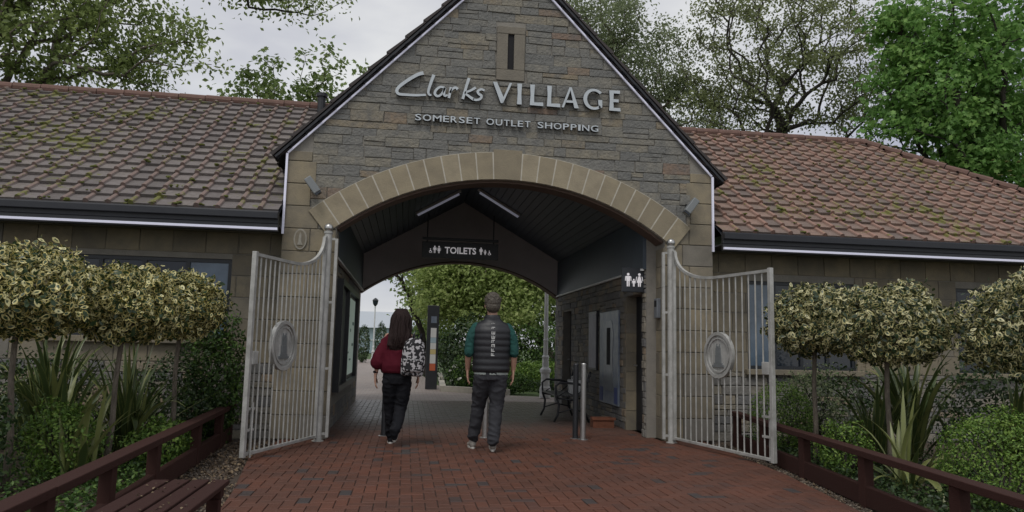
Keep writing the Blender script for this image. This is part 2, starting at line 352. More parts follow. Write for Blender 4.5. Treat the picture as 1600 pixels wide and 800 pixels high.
# ------------------------------------------------------------------ ground and paving
def sheet(name, polys, z, m, kind='structure'):
    mb = MB()
    for p in polys: mb.add([(x,y,z) for x,y in p], [tuple(range(len(p)))])
    o = mb.build(name, m); props(o, kind=kind)
    for p in o.data.polygons:
        if p.normal.z < 0: o.data.flip_normals(); break
    return o
def brickmat(name, cols, mort, bw=.2, bh=.1, msize=.006, rot=0, stain=.4, staincol=(.05,.04,.035), wet=0):
    m = bpy.data.materials.new(name); m.use_nodes = True; t = m.node_tree; n = t.nodes; l = t.links.new
    p = n['Principled BSDF']; tcn = n.new('ShaderNodeTexCoord'); mpn = n.new('ShaderNodeMapping'); mpn.inputs['Rotation'].default_value = (0,0,rot)
    l(tcn.outputs['Object'], mpn.inputs['Vector'])
    wz = n.new('ShaderNodeTexNoise'); wz.inputs['Scale'].default_value = 1.5; l(mpn.outputs[0], wz.inputs['Vector'])
    wv = n.new('ShaderNodeVectorMath'); wv.operation = 'SCALE'; wv.inputs['Scale'].default_value = .035; l(wz.outputs['Color'], wv.inputs[0])
    wa = n.new('ShaderNodeVectorMath'); l(mpn.outputs[0], wa.inputs[0]); l(wv.outputs[0], wa.inputs[1])
    b = n.new('ShaderNodeTexBrick'); b.inputs['Color1'].default_value = (0,0,0,1); b.inputs['Color2'].default_value = (1,1,1,1); b.inputs['Mortar'].default_value = (.5,.5,.5,1)
    b.inputs['Scale'].default_value = 1; b.inputs['Brick Width'].default_value = bw; b.inputs['Row Height'].default_value = bh; b.inputs['Mortar Size'].default_value = msize; b.inputs['Mortar Smooth'].default_value = .3
    l(wa.outputs[0], b.inputs['Vector'])
    r = n.new('ShaderNodeValToRGB')
    while len(r.color_ramp.elements) < len(cols): r.color_ramp.elements.new(.5)
    for e, (q, c) in zip(r.color_ramp.elements, cols): e.position = q; e.color = (*c, 1)
    l(b.outputs['Color'], r.inputs['Fac'])
    nz = n.new('ShaderNodeTexNoise'); nz.inputs['Scale'].default_value = 1.1; nz.inputs['Detail'].default_value = 8; nz.inputs['Roughness'].default_value = .7; l(mpn.outputs[0], nz.inputs['Vector'])
    rr = n.new('ShaderNodeMapRange'); rr.inputs['From Min'].default_value = .42; rr.inputs['From Max'].default_value = .7; rr.inputs['To Max'].default_value = stain; l(nz.outputs['Fac'], rr.inputs['Value'])
    x = n.new('ShaderNodeMix'); x.data_type = 'RGBA'; l(rr.outputs[0], x.inputs['Factor']); l(r.outputs['Color'], x.inputs['A']); x.inputs['B'].default_value = (*staincol, 1)
    y = n.new('ShaderNodeMix'); y.data_type = 'RGBA'; l(b.outputs['Fac'], y.inputs['Factor']); l(x.outputs['Result'], y.inputs['A']); y.inputs['B'].default_value = (*mort, 1)
    l(y.outputs['Result'], p.inputs['Base Color']); p.inputs['Roughness'].default_value = .75 - wet
    fz = n.new('ShaderNodeTexNoise'); fz.inputs['Scale'].default_value = 60; l(mpn.outputs[0], fz.inputs['Vector'])
    sb = n.new('ShaderNodeMath'); sb.operation = 'MULTIPLY_ADD'; l(b.outputs['Fac'], sb.inputs[0]); sb.inputs[1].default_value = -1.2; l(fz.outputs['Fac'], sb.inputs[2])
    bb = n.new('ShaderNodeBump'); bb.inputs['Strength'].default_value = .6; bb.inputs['Distance'].default_value = .006; l(sb.outputs[0], bb.inputs['Height']); l(bb.outputs[0], p.inputs['Normal'])
    return m
M['paving'] = brickmat('red block paving', [(0,(.13,.044,.024)),(.45,(.20,.064,.033)),(.8,(.165,.066,.04)),(.92,(.10,.045,.034)),(.955,(.055,.05,.05)),(1,(.06,.053,.052))], (.03,.018,.013), stain=.6, staincol=(.075,.036,.026), msize=.007)
M['paving_in'] = brickmat('worn grey block paving', [(0,(.15,.095,.08)),(.6,(.21,.15,.13)),(1,(.14,.11,.10))], (.035,.028,.025), stain=.5, staincol=(.09,.075,.07), wet=.3, msize=.012)
M['paving_far'] = brickmat('pale pinkish paving', [(0,(.26,.21,.19)),(.6,(.32,.27,.24)),(1,(.28,.25,.23))], (.14,.12,.11), stain=.3, staincol=(.2,.17,.15), wet=.1)
M['soil'] = mat('soil', (.055,.04,.028), .95, noise=.7, nscale=7, col2=(.09,.07,.05), bump=.9, bscale=30)
M['gravel'] = mat('gravel ground', (.08,.06,.045), .95, noise=.7, nscale=35, col2=(.07,.055,.045), bump=1, bscale=60)
M['grass'] = mat('grass ground', (.06,.10,.025), .95, noise=.6, nscale=9, col2=(.035,.06,.018), bump=.6)
sheet('ground', [[(-250,-20),(250,-20),(250,400),(-250,400)]], -.06, 'grass')
sheet('planting_soil', [[(-14,-6),(14,-6),(14,10.3),(-14,10.3)]], -.05, 'soil')
sheet('gravel_margin', [[(-2.3,-4),(5,-4),(5,10.3),(-2.3,10.3)]], -.04, 'gravel')
M['paver'] = mat('red clay paver', (.1,.04,.025), .62, noise=.6, nscale=1.3, col2=(.055,.027,.019), bump=.25, bscale=70,
    rnd=[(0,(.095,.036,.021)),(.45,(.128,.046,.026)),(.8,(.112,.045,.028)),(.955,(.092,.040,.028)),(.97,(.045,.040,.040)),(1,(.048,.044,.045))])
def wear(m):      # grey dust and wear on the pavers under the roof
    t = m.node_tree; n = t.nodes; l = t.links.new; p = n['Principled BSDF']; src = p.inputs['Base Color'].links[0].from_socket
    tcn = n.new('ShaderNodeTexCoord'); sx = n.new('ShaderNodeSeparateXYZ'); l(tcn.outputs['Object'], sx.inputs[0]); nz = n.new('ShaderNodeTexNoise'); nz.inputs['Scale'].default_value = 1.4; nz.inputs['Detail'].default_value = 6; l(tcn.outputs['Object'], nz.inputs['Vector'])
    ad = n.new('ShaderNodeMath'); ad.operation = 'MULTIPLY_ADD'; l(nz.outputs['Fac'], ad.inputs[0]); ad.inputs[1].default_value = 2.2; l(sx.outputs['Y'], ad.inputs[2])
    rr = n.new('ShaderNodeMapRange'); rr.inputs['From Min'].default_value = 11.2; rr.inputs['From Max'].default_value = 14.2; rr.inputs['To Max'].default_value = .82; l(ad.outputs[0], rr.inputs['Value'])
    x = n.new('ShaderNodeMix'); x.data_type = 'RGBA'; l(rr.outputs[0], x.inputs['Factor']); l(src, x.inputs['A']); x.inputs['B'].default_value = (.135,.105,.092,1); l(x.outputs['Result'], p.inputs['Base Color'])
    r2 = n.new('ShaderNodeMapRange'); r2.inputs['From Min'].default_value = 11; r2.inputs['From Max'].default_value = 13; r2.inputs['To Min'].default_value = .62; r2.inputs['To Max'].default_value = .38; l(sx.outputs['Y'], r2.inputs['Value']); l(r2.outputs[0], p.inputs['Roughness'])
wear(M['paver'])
M['paver_joint'] = mat('sandy paver joint', (.028,.020,.016), .95, noise=.6, nscale=6, col2=(.045,.036,.03))
PV = [(-1.0,2.4),(3.15,2.4),(3.62,5.4),(3.95,7.4),(4.15,9.95),(3.55,10.02),(3.45,16.9),(-1.05,16.9),(-1.05,10.02),(-1.55,9.95),(-1.62,8.4),(-1.38,6.6),(-1.2,4.5)]
sheet('paving_bed', [[(-1.0,-4),(3.15,-4)]+PV[1:]+[PV[0]]], -.008, 'paver_joint')
mb = MB(); B_ = .1; gp_ = .0035
def inpoly(x, y, P_):
    c = False
    for k in range(len(P_)):
        (ax,ay),(bx,by) = P_[k-1], P_[k]
        if (ay > y) != (by > y) and x < (bx-ax)*(y-ay)/(by-ay)+ax: c = not c
    return c
for gy in range(24, 169):
    for gx in range(-17, 43):
        k = (gx-gy) % 4
        if k == 0: a0,a1,b0,b1 = gx*B_,(gx+2)*B_,gy*B_,(gy+1)*B_
        elif k == 3: a0,a1,b0,b1 = gx*B_,(gx+1)*B_,gy*B_,(gy+2)*B_
        else: continue
        a0 += gp_; b0 += gp_; a1 -= gp_; b1 -= gp_
        ins_ = [inpoly(x,y,PV) for x in (a0,a1) for y in (b0,b1)]
        if not any(ins_): continue
        q = [(a0,b0),(a1,b0),(a1,b1),(a0,b1)] if all(ins_) else clip_convex(PV, [(a0,b0),(a1,b0),(a1,b1),(a0,b1)])
        if len(q) < 3: continue
        cx_ = sum(p[0] for p in q)/len(q); cy_ = sum(p[1] for p in q)/len(q); mb.c = random.random(); dz = random.uniform(-.0015,.0015); tx, ty = random.uniform(-.01,.01), random.uniform(-.01,.01)
        n_ = len(q); f_ = lambda x,y,z: (x,y,z+dz+(x-cx_)*tx+(y-cy_)*ty); sh = lambda x,c: x+(c-x)*min(1,.004/max(abs(c-x),.004))
        mb.add([(x,y,-.008) for x,y in q]+[f_(x,y,-.002) for x,y in q]+[f_(sh(x,cx_),sh(y,cy_),.001) for x,y in q], [tuple(range(2*n_,3*n_))]+[(r_*n_+i,r_*n_+(i+1)%n_,(r_+1)*n_+(i+1)%n_,(r_+1)*n_+i) for r_ in (0,1) for i in range(n_)])
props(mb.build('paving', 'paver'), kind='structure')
sheet('path', [[(-9,16.9),(9,16.9),(9,18.4),(4.3,18.4),(2.7,19.2),(1.35,20.5),(1.0,24),(.3,40),(-1.2,60),(-3.4,60),(-4.5,30),(-9,22)]], -.012, 'paving_far')
sheet('lawn', [[(-16,22),(-9,22.1),(-4.5,30),(-3.4,60),(-16,60)]], -.03, 'grass')

# ------------------------------------------------------------------ gatehouse
GH = empty('gatehouse', 'stone gatehouse with a tall gable above the wide arched passage', 'gatehouse', (1.32, 10, 0))
x0, x1, cx, ez, az_ = -1.68, 4.32, 1.32, 3.8, 6.9
JL, JR, SP, RI, CZ, AC = -.98, 3.6, 2.78, 3.82, -.27, 1.31
arc = lambda R_, cz, c, ha, n=28: [(c+R_*math.sin(-ha+2*ha*i/n), cz+R_*math.cos(-ha+2*ha*i/n)) for i in range(n+1)]
ha = math.asin((JR-JL)/2/RI)
inner = arc(RI, CZ, AC, ha)
outline = [(x0,0),(JL,0)] + inner + [(JR,0),(x1,0),(x1,ez),(cx,az_),(x0,ez)]
F0 = hxz(10)
MB().prism(outline, F0, 0, -.35).build('front_wall', 'mortar', GH)
def in_arch(poly):   # drop stones hidden behind the arch ring or in the opening
    for (u,v) in poly:
        r = math.hypot(u-AC, v-CZ)
        if v > 2.6 and r < RI+.16: return True
    return False
mb = MB(); gable = [(x0+.34,2.98),(x1-.34,2.98),(x1-.34,ez+.33),(cx,az_-.04),(x0+.34,ez+.33)]
SL = (4.98,5.80)
stones(mb, F0, x0, x1, 2.98, az_, clip=gable, skip=in_arch, holes=[(1.11,1.53,*SL)], course=(.08,.185), length=(.14,.52), depth=.015, joint=.007, jit=.008)
mb.build('gable_stonework', 'rubble', GH)
qb = [MB(), MB()]
# quoins up the corners and big blocks of the two piers
z = 0; k = 0
while z < ez-.02:
    h = min(.305, ez-z)
    for side in (0, 1):
        w = .46 if (k+side) % 2 else .36
        if z > 2.9: w = .40 if k%2 else .34
        a, b = (x0, x0+w) if side == 0 else (x1-w, x1)
        if z < 2.95:
            lim = JL if side == 0 else JR
            cells = [(a,b),(b,lim)] if side == 0 else [(lim,a),(a,b)]
        else: cells = [(a,b)]
        for (p,q) in cells:
            if z > 2.6 and in_arch([(p,z),(q,z+h),(p,z+h),(q,z)]) and z < 2.95:
                pass
            stones(qb[side], F0, p, q, z, z+h, course=(h,h), length=(q-p,q-p), stagger=True, joint=.010, depth=.020, dvar=.002, jit=.001,
                   clip=[(x0,0),(x1,0),(x1,ez),(cx,az_),(x0,ez)])
    z += h; k += 1
for m_ in qb: m_.build('quoins', 'ashlar', GH)
# voussoirs
mb = MB(); nV = 11; kw = .20/4.0; RO = RI+.385
angs = [(-kw/1, kw/1, .43)]
hs = (ha+.045-kw)/nV
for i in range(nV):
    a = kw + i*hs; angs += [(a, a+hs, .385), (-a-hs, -a, .385)]
for a0, a1, w in angs:
    mb.c = random.random(); g = .0022
    pl = [(AC+r*math.sin(a), CZ+r*math.cos(a)) for r, a in ((RI+.004,a0+g),(RI+.004,(a0+a1)/2),(RI+.004,a1-g),(RI+w,a1-g),(RI+w,a0+g))]
    mb.prism(pl, F0, .045, -.12)
mb.build('arch_ring', 'voussoir', GH, bevel=.0025)
MB().prism(arc(RI+.004,CZ,AC,ha+.03)+arc(RI+.39,CZ,AC,ha+.03)[::-1], F0, .0435, .0).build('arch_joints', 'joint', GH)
MB().prism(arc(RI+.003,CZ,AC,ha)+arc(RI-.028,CZ,AC,ha)[::-1], F0, -.06, -.349).build('arch_lining', 'soffit_band', GH)
# reveals
mb = MB(); stones(mb, hyz(JR,-1), 10.01, 10.34, 0, 2.7, course=(.3,.31), length=(.34,.34), stagger=True, depth=.012, dvar=.001, jit=0); mb.build('reveal_stones', 'ashlar', GH); mb = MB()
stones(mb, hyz(JL,1), 10.01, 10.34, 0, 2.7, course=(.3,.31), length=(.34,.34), stagger=True, depth=.012, dvar=.001, jit=0)
mb.build('reveal_stones', 'ashlar', GH)
# slit window
sw = MB()
sw.c=.2; sw.prism([(1.12,4.99),(1.52,4.99),(1.52,5.15),(1.12,5.15)], F0, .034, -.1); sw.c=.5
sw.prism([(1.12,5.153),(1.275,5.153),(1.275,5.68),(1.12,5.68)], F0, .032, -.1); sw.c=.35
sw.prism([(1.365,5.153),(1.52,5.153),(1.52,5.68),(1.365,5.68)], F0, .032, -.1); sw.c=.1
sw.prism([(1.12,5.683),(1.52,5.683),(1.52,5.79),(1.12,5.79)], F0, .034, -.1)
swo = sw.build('slit_window', 'surround', GH, bevel=.006)
MB().prism([(1.272,5.15),(1.368,5.15),(1.368,5.684),(1.272,5.684)], F0, .006, -.05).build('slit', 'inner', swo)
# side and far walls
YF = 16.6
mb = MB(); mb.box(x0,-1.05,10.35,YF,0,3.75); mb.build('side_wall', 'mortar', GH)
doors = [(10.5,11.3,0,2.07),(15.2,16.05,0,2.03)]
XR = 3.45
mb = MB(); wall_holes(mb, hyz(XR,-1), 10.35, YF, 0, 3.75, x1-XR, [(a,b,c,d) for a,b,c,d in doors]); mb.build('side_wall', 'mortar', GH)
mb = MB(); stones(mb, hyz(XR,-1), 10.36, YF, 0, 2.4, holes=doors, course=(.07,.15), length=(.14,.45), joint=.01, depth=.02); mb.build('passage_stonework', 'grey_rubble', GH)
mb = MB(); stones(mb, hyz(-1.05,1), 10.36, YF, 0, 2.4, course=(.14,.2), length=(.3,.45), joint=.01, depth=.012, dvar=.004, holes=[(11.1,15.05,.5,2.22)]); mb.build('passage_stonework', 'grey_rubble', GH)
mb = MB()
for (a,b,c,d) in doors[:1]:
    z = 0
    while z < 2.05:
        mb.c = random.random(); mb.box(XR-.018, XR+.148, b-.012, b+.14, z+.004, min(z+.3,2.07)-.004); z += .3
mb.build('door_jamb', 'ashlar', GH)
for (a,b,c,d) in doors:
    dd = MB(); dd.box(XR+.15,XR+.2,a,b,.01,d); dd.box(XR+.14,XR+.15,a+.08,b-.08,.12,.95); dd.box(XR+.14,XR+.15,a+.08,b-.08,1.05,d-.1)
    do = dd.build('door', 'door', GH, bevel=.004)
    hh = MB(); hh.tube([(XR+.13,b-.12,1.0),(XR+.08,b-.12,1.0),(XR+.08,b-.25,1.0)], .012); hh.build('handle', 'steel', do)
# far wall with its own arch
FC, FR, FCZ = 1.2, 3.75, -.62; fha = math.asin(2.25/3.75)
fo = [(x0,0),(-1.05,0)] + arc(FR,FCZ,FC,fha) + [(3.45,0),(x1,0),(x1,ez),(cx,az_),(x0,ez)]
MB().prism(fo, hxz(YF), 0, -.35).build('far_wall', 'plaster', GH)
MB().prism(arc(FR+.003,FCZ,FC,fha)+arc(FR-.025,FCZ,FC,fha)[::-1], hxz(YF), .012, -.36).build('far_arch_lining', 'soffit_band', GH)
mb = MB(); stones(mb, hyz(3.449,-1), YF+.01, YF+.34, 0, 2.37, course=(.1,.16), length=(.15,.33), depth=.012); mb.build('far_reveal', 'grey_rubble', GH)
# ceiling
mb = MB(); T = math.tan(R(30))
for xa, s in ((-1.05,1),(3.45,-1)):
    za = 3.2; zb = za + 2.25*T
    nb = 20
    for i in range(nb):
        u0_, u1_ = i/nb, (i+1)/nb-.0035
        p = lambda u, e: (xa+s*2.25*u, za+2.25*T*u+e)
        (ax,az0),(bx,bz0) = p(u0_,0), p(u1_,0)
        mb.add([(ax,10.36,az0),(bx,10.36,bz0),(bx,YF-.01,bz0),(ax,YF-.01,az0),(ax,10.36,az0+.05),(bx,10.36,bz0+.05),(bx,YF-.01,bz0+.05),(ax,YF-.01,az0+.05)],
               [(0,3,2,1),(4,5,6,7),(0,1,5,4),(1,2,6,5),(2,3,7,6),(3,0,4,7)])
    mb.box(min(xa,xa+s*.05), max(xa,xa+s*.05), 10.36, YF-.01, 2.42, 3.2)
mb.build('ceiling', 'ceiling', GH)
mb = MB(); mb.box(-1.02,-.97,10.37,YF-.02,2.395,2.425); mb.build('ceiling_trim', 'white', GH); mb = MB(); mb.box(3.37,3.42,10.37,YF-.02,2.395,2.425); mb.build('ceiling_trim', 'white', GH)
# gable roof
def tiles(mb, P0, U, V, width, slope_len, lim=None, tw=.262, th=.265, roll=.038, tilt=.044, n=None):
    P0, U, V = Vector(P0), Vector(U).normalized(), Vector(V).normalized(); N = U.cross(V).normalized()
    if N.z < 0: N = -N
    prof = [(0,0),(.4,.0),(.72,.0),(.765,roll*.75),(.86,roll),(.955,roll*.75),(1,0)]
    rows = int(math.ceil(slope_len/th))
    for r_ in range(rows):
        v0_, v1_ = r_*th, min((r_+1)*th, slope_len)
        lo, hi = lim(min((r_+.5)*th, slope_len)) if lim else (0, width)
        c = math.floor(lo/tw)
        while c*tw < hi:
            u0_ = c*tw; mb.c = random.random(); e = random.uniform(-.004,.004); sk = random.uniform(-.012,.010)
            vs = []; ed = []
            for (a, h) in prof:
                ed += [1.0 if h > 0 else 0.0]*3
                u = min(max(u0_+a*tw, lo), hi)
                vs.append(P0+U*u+V*(v0_-.012+sk)+N*(-.004))
                vs.append(P0+U*u+V*(v0_-.012+sk)+N*(h+tilt+e))
                vs.append(P0+U*u+V*(v1_+.01)+N*(h+e*.5))
            k = len(prof)
            if vs[-1] != vs[0]: mb.add(vs, [(3*i,3*i+3,3*i+4,3*i+1) for i in range(k-1)] + [(3*i+1,3*i+4,3*i+5,3*i+2) for i in range(k-1)], ed)
            c += 1
M['dark_tile'] = mat('dark roof tile', (.05,.045,.045), .8, noise=.5, nscale=7, col2=(.03,.03,.03), rnd=[(0,(.035,.032,.034)),(1,(.075,.06,.055))])
def roofmat(name, ramp, rollc):
    m = mat(name, ramp[0][1], .88, rnd=ramp, noise=.5, nscale=14, col2=(.085,.07,.06), bump=.5, bscale=50)
    t = m.node_tree; n = t.nodes; l = t.links.new; p = n['Principled BSDF']; src = p.inputs['Base Color'].links[0].from_socket
    tcn = n.new('ShaderNodeTexCoord'); nz = n.new('ShaderNodeTexNoise'); nz.inputs['Scale'].default_value = 6; nz.inputs['Detail'].default_value = 7; nz.inputs['Roughness'].default_value = .75
    nz2 = n.new('ShaderNodeTexNoise'); nz2.inputs['Scale'].default_value = .9
    l(tcn.outputs['Object'], nz.inputs['Vector']); l(tcn.outputs['Object'], nz2.inputs['Vector'])
    ea = n.new('ShaderNodeAttribute'); ea.attribute_name = 'edge'; rx = n.new('ShaderNodeMix'); rx.data_type = 'RGBA'
    em = n.new('ShaderNodeMath'); em.operation = 'MULTIPLY'; l(ea.outputs['Fac'], em.inputs[0]); em.inputs[1].default_value = .75; l(em.outputs[0], rx.inputs['Factor']); l(src, rx.inputs['A']); rx.inputs['B'].default_value = (*rollc, 1); src = rx.outputs['Result']
    ad = n.new('ShaderNodeMath'); ad.operation = 'MULTIPLY_ADD'; l(nz2.outputs['Fac'], ad.inputs[0]); ad.inputs[1].default_value = .5; l(nz.outputs['Fac'], ad.inputs[2])
    rr = n.new('ShaderNodeMapRange'); rr.inputs['From Min'].default_value = .84; rr.inputs['From Max'].default_value = .90; rr.inputs['To Max'].default_value = .9; e2 = n.new('ShaderNodeMath'); e2.operation = 'MULTIPLY_ADD'; l(ea.outputs['Fac'], e2.inputs[0]); e2.inputs[1].default_value = .05; l(ad.outputs[0], e2.inputs[2]); l(e2.outputs[0], rr.inputs['Value'])
    x = n.new('ShaderNodeMix'); x.data_type = 'RGBA'; l(rr.outputs[0], x.inputs['Factor']); l(src, x.inputs['A']); x.inputs['B'].default_value = (.145,.155,.03,1); l(x.outputs['Result'], p.inputs['Base Color'])
    return m
M['tile'] = roofmat('grey brown roof tile', [(0,(.13,.115,.11)),(.5,(.185,.165,.16)),(1,(.205,.18,.165))], (.225,.155,.132))
M['tile_red'] = roofmat('pinkish roof tile', [(0,(.16,.125,.11)),(.5,(.225,.16,.13)),(1,(.28,.18,.14))], (.30,.175,.135))
M['ridge'] = mat('red ridge tile', (.16,.09,.072), .85, noise=.6, nscale=6, col2=(.09,.06,.045), bump=.4)
sl = math.hypot(3.12, 3.23)
mb = MB()
tiles(mb, (x0-.12,9.91,ez-.16), (0,1,0), (3.12,0,3.23), 7.2, sl-.02)
tiles(mb, (x1+.12,9.91,ez-.16), (0,1,0), (-3.12,0,3.23), 7.2, sl-.02)
GR = mb.build('roof', 'dark_tile', GH, smooth=False)
mb = MB()
for s, xe in ((1,x0),(-1,x1)):
    a = Vector((xe-s*.14, 0, ez-.11)); b = Vector((cx, 0, az_+.05))
    nrm = Vector((-s*(b.z-a.z), 0, abs(b.x-a.x))).normalized()
    for (ya,yb,t0,t1) in ((9.915,9.995,-.02,.012),(9.97,16.95,-.03,.01)):
        p = [a+nrm*t0, b+nrm*t0, b+nrm*t1, a+nrm*t1]
        mb.add([(q.x,ya,q.z) for q in p]+[(q.x,yb,q.z) for q in p], [(0,1,2,3),(7,6,5,4),(0,4,5,1),(1,5,6,2),(2,6,7,3),(3,7,4,0)])
mb.build('verge_board', 'fascia', GH)
# stepped verge tiles at the front edge
mb = MB()
for s, xe in ((1,x0-.17),(-1,x1+.17)):
    for i in range(13):
        t0, t1 = i/13, (i+1.04)/13; a = Vector((xe,0,ez-.1)); b = Vector((cx,0,az_+.08)); nrm = Vector((-s*(b.z-a.z),0,abs(b.x-a.x))).normalized()
        p, q = a.lerp(b,t0), a.lerp(b,min(t1,1)); pts = [p+nrm*.002, q+nrm*-.002, q+nrm*.018, p+nrm*.05]
        mb.add([(w.x,9.90,w.z) for w in pts]+[(w.x,10.1,w.z) for w in pts], [(0,1,2,3),(7,6,5,4),(0,4,5,1),(1,5,6,2),(2,6,7,3),(3,7,4,0)])
mb.build('verge_tiles', 'dark_tile', GR)
mb = MB(); mb.tube([(cx,9.91,az_+.03),(cx,16.95,az_+.03)], .09, 10); mb.build('ridge_tiles', 'ridge', GR)
# light strips
for pts in ([(x0+.02,ez-.04),(cx-.3,az_-.36)], [(x1-.02,ez-.04),(cx+.3,az_-.36)]):
    MB().bar((pts[0][0],9.955,pts[0][1]), (pts[1][0],9.955,pts[1][1]), .022, .03, (0,1,0)).build('light_strip', 'led', GH)
for xe in (x0+.012, x1-.012):
    MB().box(xe-.014,xe+.014,9.935,9.965,2.66,ez-.05).build('light_strip', 'led', GH)

# ------------------------------------------------------------------ wings
EZ, RZ, EY, RY = 2.9, 5.45, 9.7, 13.3
WSL = math.hypot(RY-EY, RZ-EZ)
def wing(sign, label, windows, tm, xend):
    xs = x0 if sign < 0 else x1
    W_ = empty('wing_building', label, 'building', (xs + sign*3, 10.3, 0))
    u0_, u1_ = (xend, xs) if sign < 0 else (xs, xend)
    fn = hxz(10.3); wh = [(a,b,c,d) for a,b,c,d,_ in windows]
    mb = MB(); wall_holes(mb, fn, u0_, u1_, -.06, 2.72, .3, wh); mb.build('wall', 'mortar', W_)
    mb = MB(); stones(mb, fn, u0_, u1_, .95, 2.7, holes=wh, course=(.29,.29), length=(.42,.42), stagger=True, joint=.01, depth=.014, dvar=.002, jit=.001); mb.build('ashlar_blocks', 'ashlar', W_)
    mb = MB(); stones(mb, fn, u0_, u1_, -.04, .95, holes=wh, course=(.07,.14), length=(.15,.45), joint=.012); mb.build('rubble_base', 'grey_rubble', W_)
    for (a,b,c,d,n) in windows:
        f = MB(); t = .05
        f.box(a,b,10.33,10.40,c,c+t); f.box(a,b,10.33,10.40,d-t,d)
        for i in range(n+1):
            xx = a + (b-a-t)*i/n; f.box(xx,xx+t,10.332,10.398,c+t,d-t)
        fo_ = f.build('window', 'frame', W_)
        for i in range(n):
            xa = a+(b-a-t)*i/n+t; MB().box(xa,xa+(b-a-t)/n-t,10.36,10.37,c+t,d-t).build('pane', 'reflection_pane' if (sign < 0 and b > -2.5 and i == n-1) or (sign > 0 and a < 5 and i == 0) else 'glass', fo_)
        MB().box(a-.06,b+.06,10.20,10.42,c-.08,c).build('sill', 'ashlar', W_, bevel=.008)
        MB().box(a,b,10.6,10.62,c,d).build('interior', 'inner', fo_)
    # roof
    dV = (0, RY-EY, RZ-EZ); mb = MB()
    run = lambda v: v/WSL
    def lim(v):
        y = EY+(RY-EY)*run(v); z = EZ+(RZ-EZ)*run(v)
        g = 0 if z < ez-.05 else (z-ez+.05)/1.035          # where the gatehouse roof takes over
        hipx = run(v)*(RY-EY)
        return (g, abs(xend-xs) - hipx - .02)
    if sign > 0: tiles(mb, (xs+.01,EY,EZ), (1,0,0), dV, 0, WSL, lambda v: (max(0,0)-0+(-lim(v)[0]), lim(v)[1]))
    else: tiles(mb, (xs-.01,EY,EZ), (-1,0,0), dV, 0, WSL, lambda v: (-lim(v)[0], lim(v)[1]))
    ro = mb.build('roof', tm, W_)
    # under-roof deck, hip end and back slope, all closed
    d = .03; ex = xend; hx = xend - sign*(RY-EY)
    gi = xs - sign*((RZ-EZ) - (ez-EZ))/1.035; yk = EY+(RY-EY)*(ez-EZ)/(RZ-EZ)
    mb = MB(); by = 2*RY-EY
    mb.add([(xs,EY,EZ-d),(ex,EY,EZ-d),(hx,RY,RZ-d),(gi,RY,RZ-d),(xs,yk,ez-d)], [(0,1,2,3,4)])
    mb.add([(ex,EY,EZ-d),(ex,by,EZ-d),(hx,RY,RZ-d)], [(0,1,2)])
    mb.add([(xs,by,EZ-d),(ex,by,EZ-d),(hx,RY,RZ-d),(gi,RY,RZ-d),(xs,by-(yk-EY),ez-d)], [(0,1,2,3,4)])
    mb.add([(xs,EY,EZ-d-.01),(ex,EY,EZ-d-.01),(ex,by,EZ-d-.01),(xs,by,EZ-d-.01)], [(0,1,2,3)])
    mb.build('roof_deck', 'fascia', ro)
    mb = MB(); q = hx; n_ = 0
    xr = gi
    while (xr-q)*sign < 0 and n_ < 60:
        xn = xr+sign*.45; mb.tube([(xr,RY,RZ+.02),(xn-sign*.01,RY,RZ+.035)], [.085,.078], 10); xr = xn; n_ += 1
    L_ = 14
    for i in range(L_):
        p0 = Vector((hx,RY,RZ)).lerp(Vector((ex,EY,EZ)), i/L_); p1 = Vector((hx,RY,RZ)).lerp(Vector((ex,EY,EZ)), (i+.97)/L_)
        p0.z += .035; p1.z += .05; mb.tube([p0,p1], [.075,.082], 10)
    mb.build('ridge_tiles', 'ridge', ro, smooth=False)
    a, b = (u0_, u1_)
    fb = MB(); fb.box(a,b,9.64,9.70,2.74,2.905); fb.box(a,b,9.58,9.64,2.80,2.885); fb.box(a,b,9.70,10.3,2.72,2.745)
    fb.build('fascia', 'fascia', W_, bevel=.006)
    MB().box(a,b,9.60,9.638,2.655,2.685).build('light_strip', 'led', W_)
    MB().box(a,b,9.645,9.69,2.64,2.735).build('strip_bracket', 'black', W_)
    # end wall
    MB().box(min(ex,ex-sign*.3),max(ex,ex-sign*.3),10.6,by-.6,-.06,2.72).build('wall', 'mortar', W_)
    return W_
WL = wing(-1, 'single storey stone wing left of the arch with grey brown mossy tiled roof', [(-4.6,-2.36,1.27,2.33,4),(-8.2,-5.4,1.27,2.33,4)], 'tile', -13.0)
WR = wing(1, 'single storey stone wing right of the arch with pinkish tiled roof and hipped end', [(4.98,6.7,1.0,2.3,4),(8.4,10.6,1.0,2.3,3)], 'tile_red', 12.5)
M['moss'] = mat('moss', (.12,.13,.025), .95, noise=.7, nscale=30, col2=(.06,.075,.015), bump=1, bscale=60)
for wr_, sg_, n_m, (ua,ub) in ((WL,-1,340,(0,6.5)),(WR,1,120,(0,7.5))):
    mb = MB(); xs_ = x0-.01 if sg_ < 0 else x1+.01; nr_ = Vector((0,-(RZ-EZ),RY-EY)).normalized(); dv_ = Vector((0,RY-EY,RZ-EZ)).normalized()
    for i in range(n_m):
        c = random.randint(1,int(ub/.262)); u = (c+random.gauss(.86,.12))*.262; rw = random.randint(0,16); v = rw*.265+random.uniform(-.01,.05)
        if u > ub + (RY-EY)*(1-v/WSL)*(.8 if sg_ > 0 else 1) or v > WSL-.1: continue
        p = Vector((xs_+sg_*u, EY, EZ)) + dv_*v + nr_*.055; s_ = random.uniform(.012,.034)
        for k in range(random.randint(2,4)): mb._ball(p+Vector((random.gauss(0,.02),random.gauss(0,.012),random.gauss(0,.006))), s_*random.uniform(.6,1), 7, 5, (1.3,1,.6))
    o = mb.build('moss', 'moss', [q for q in wr_.children if q.name.startswith('roof')][0]); o['kind'] = 'stuff'
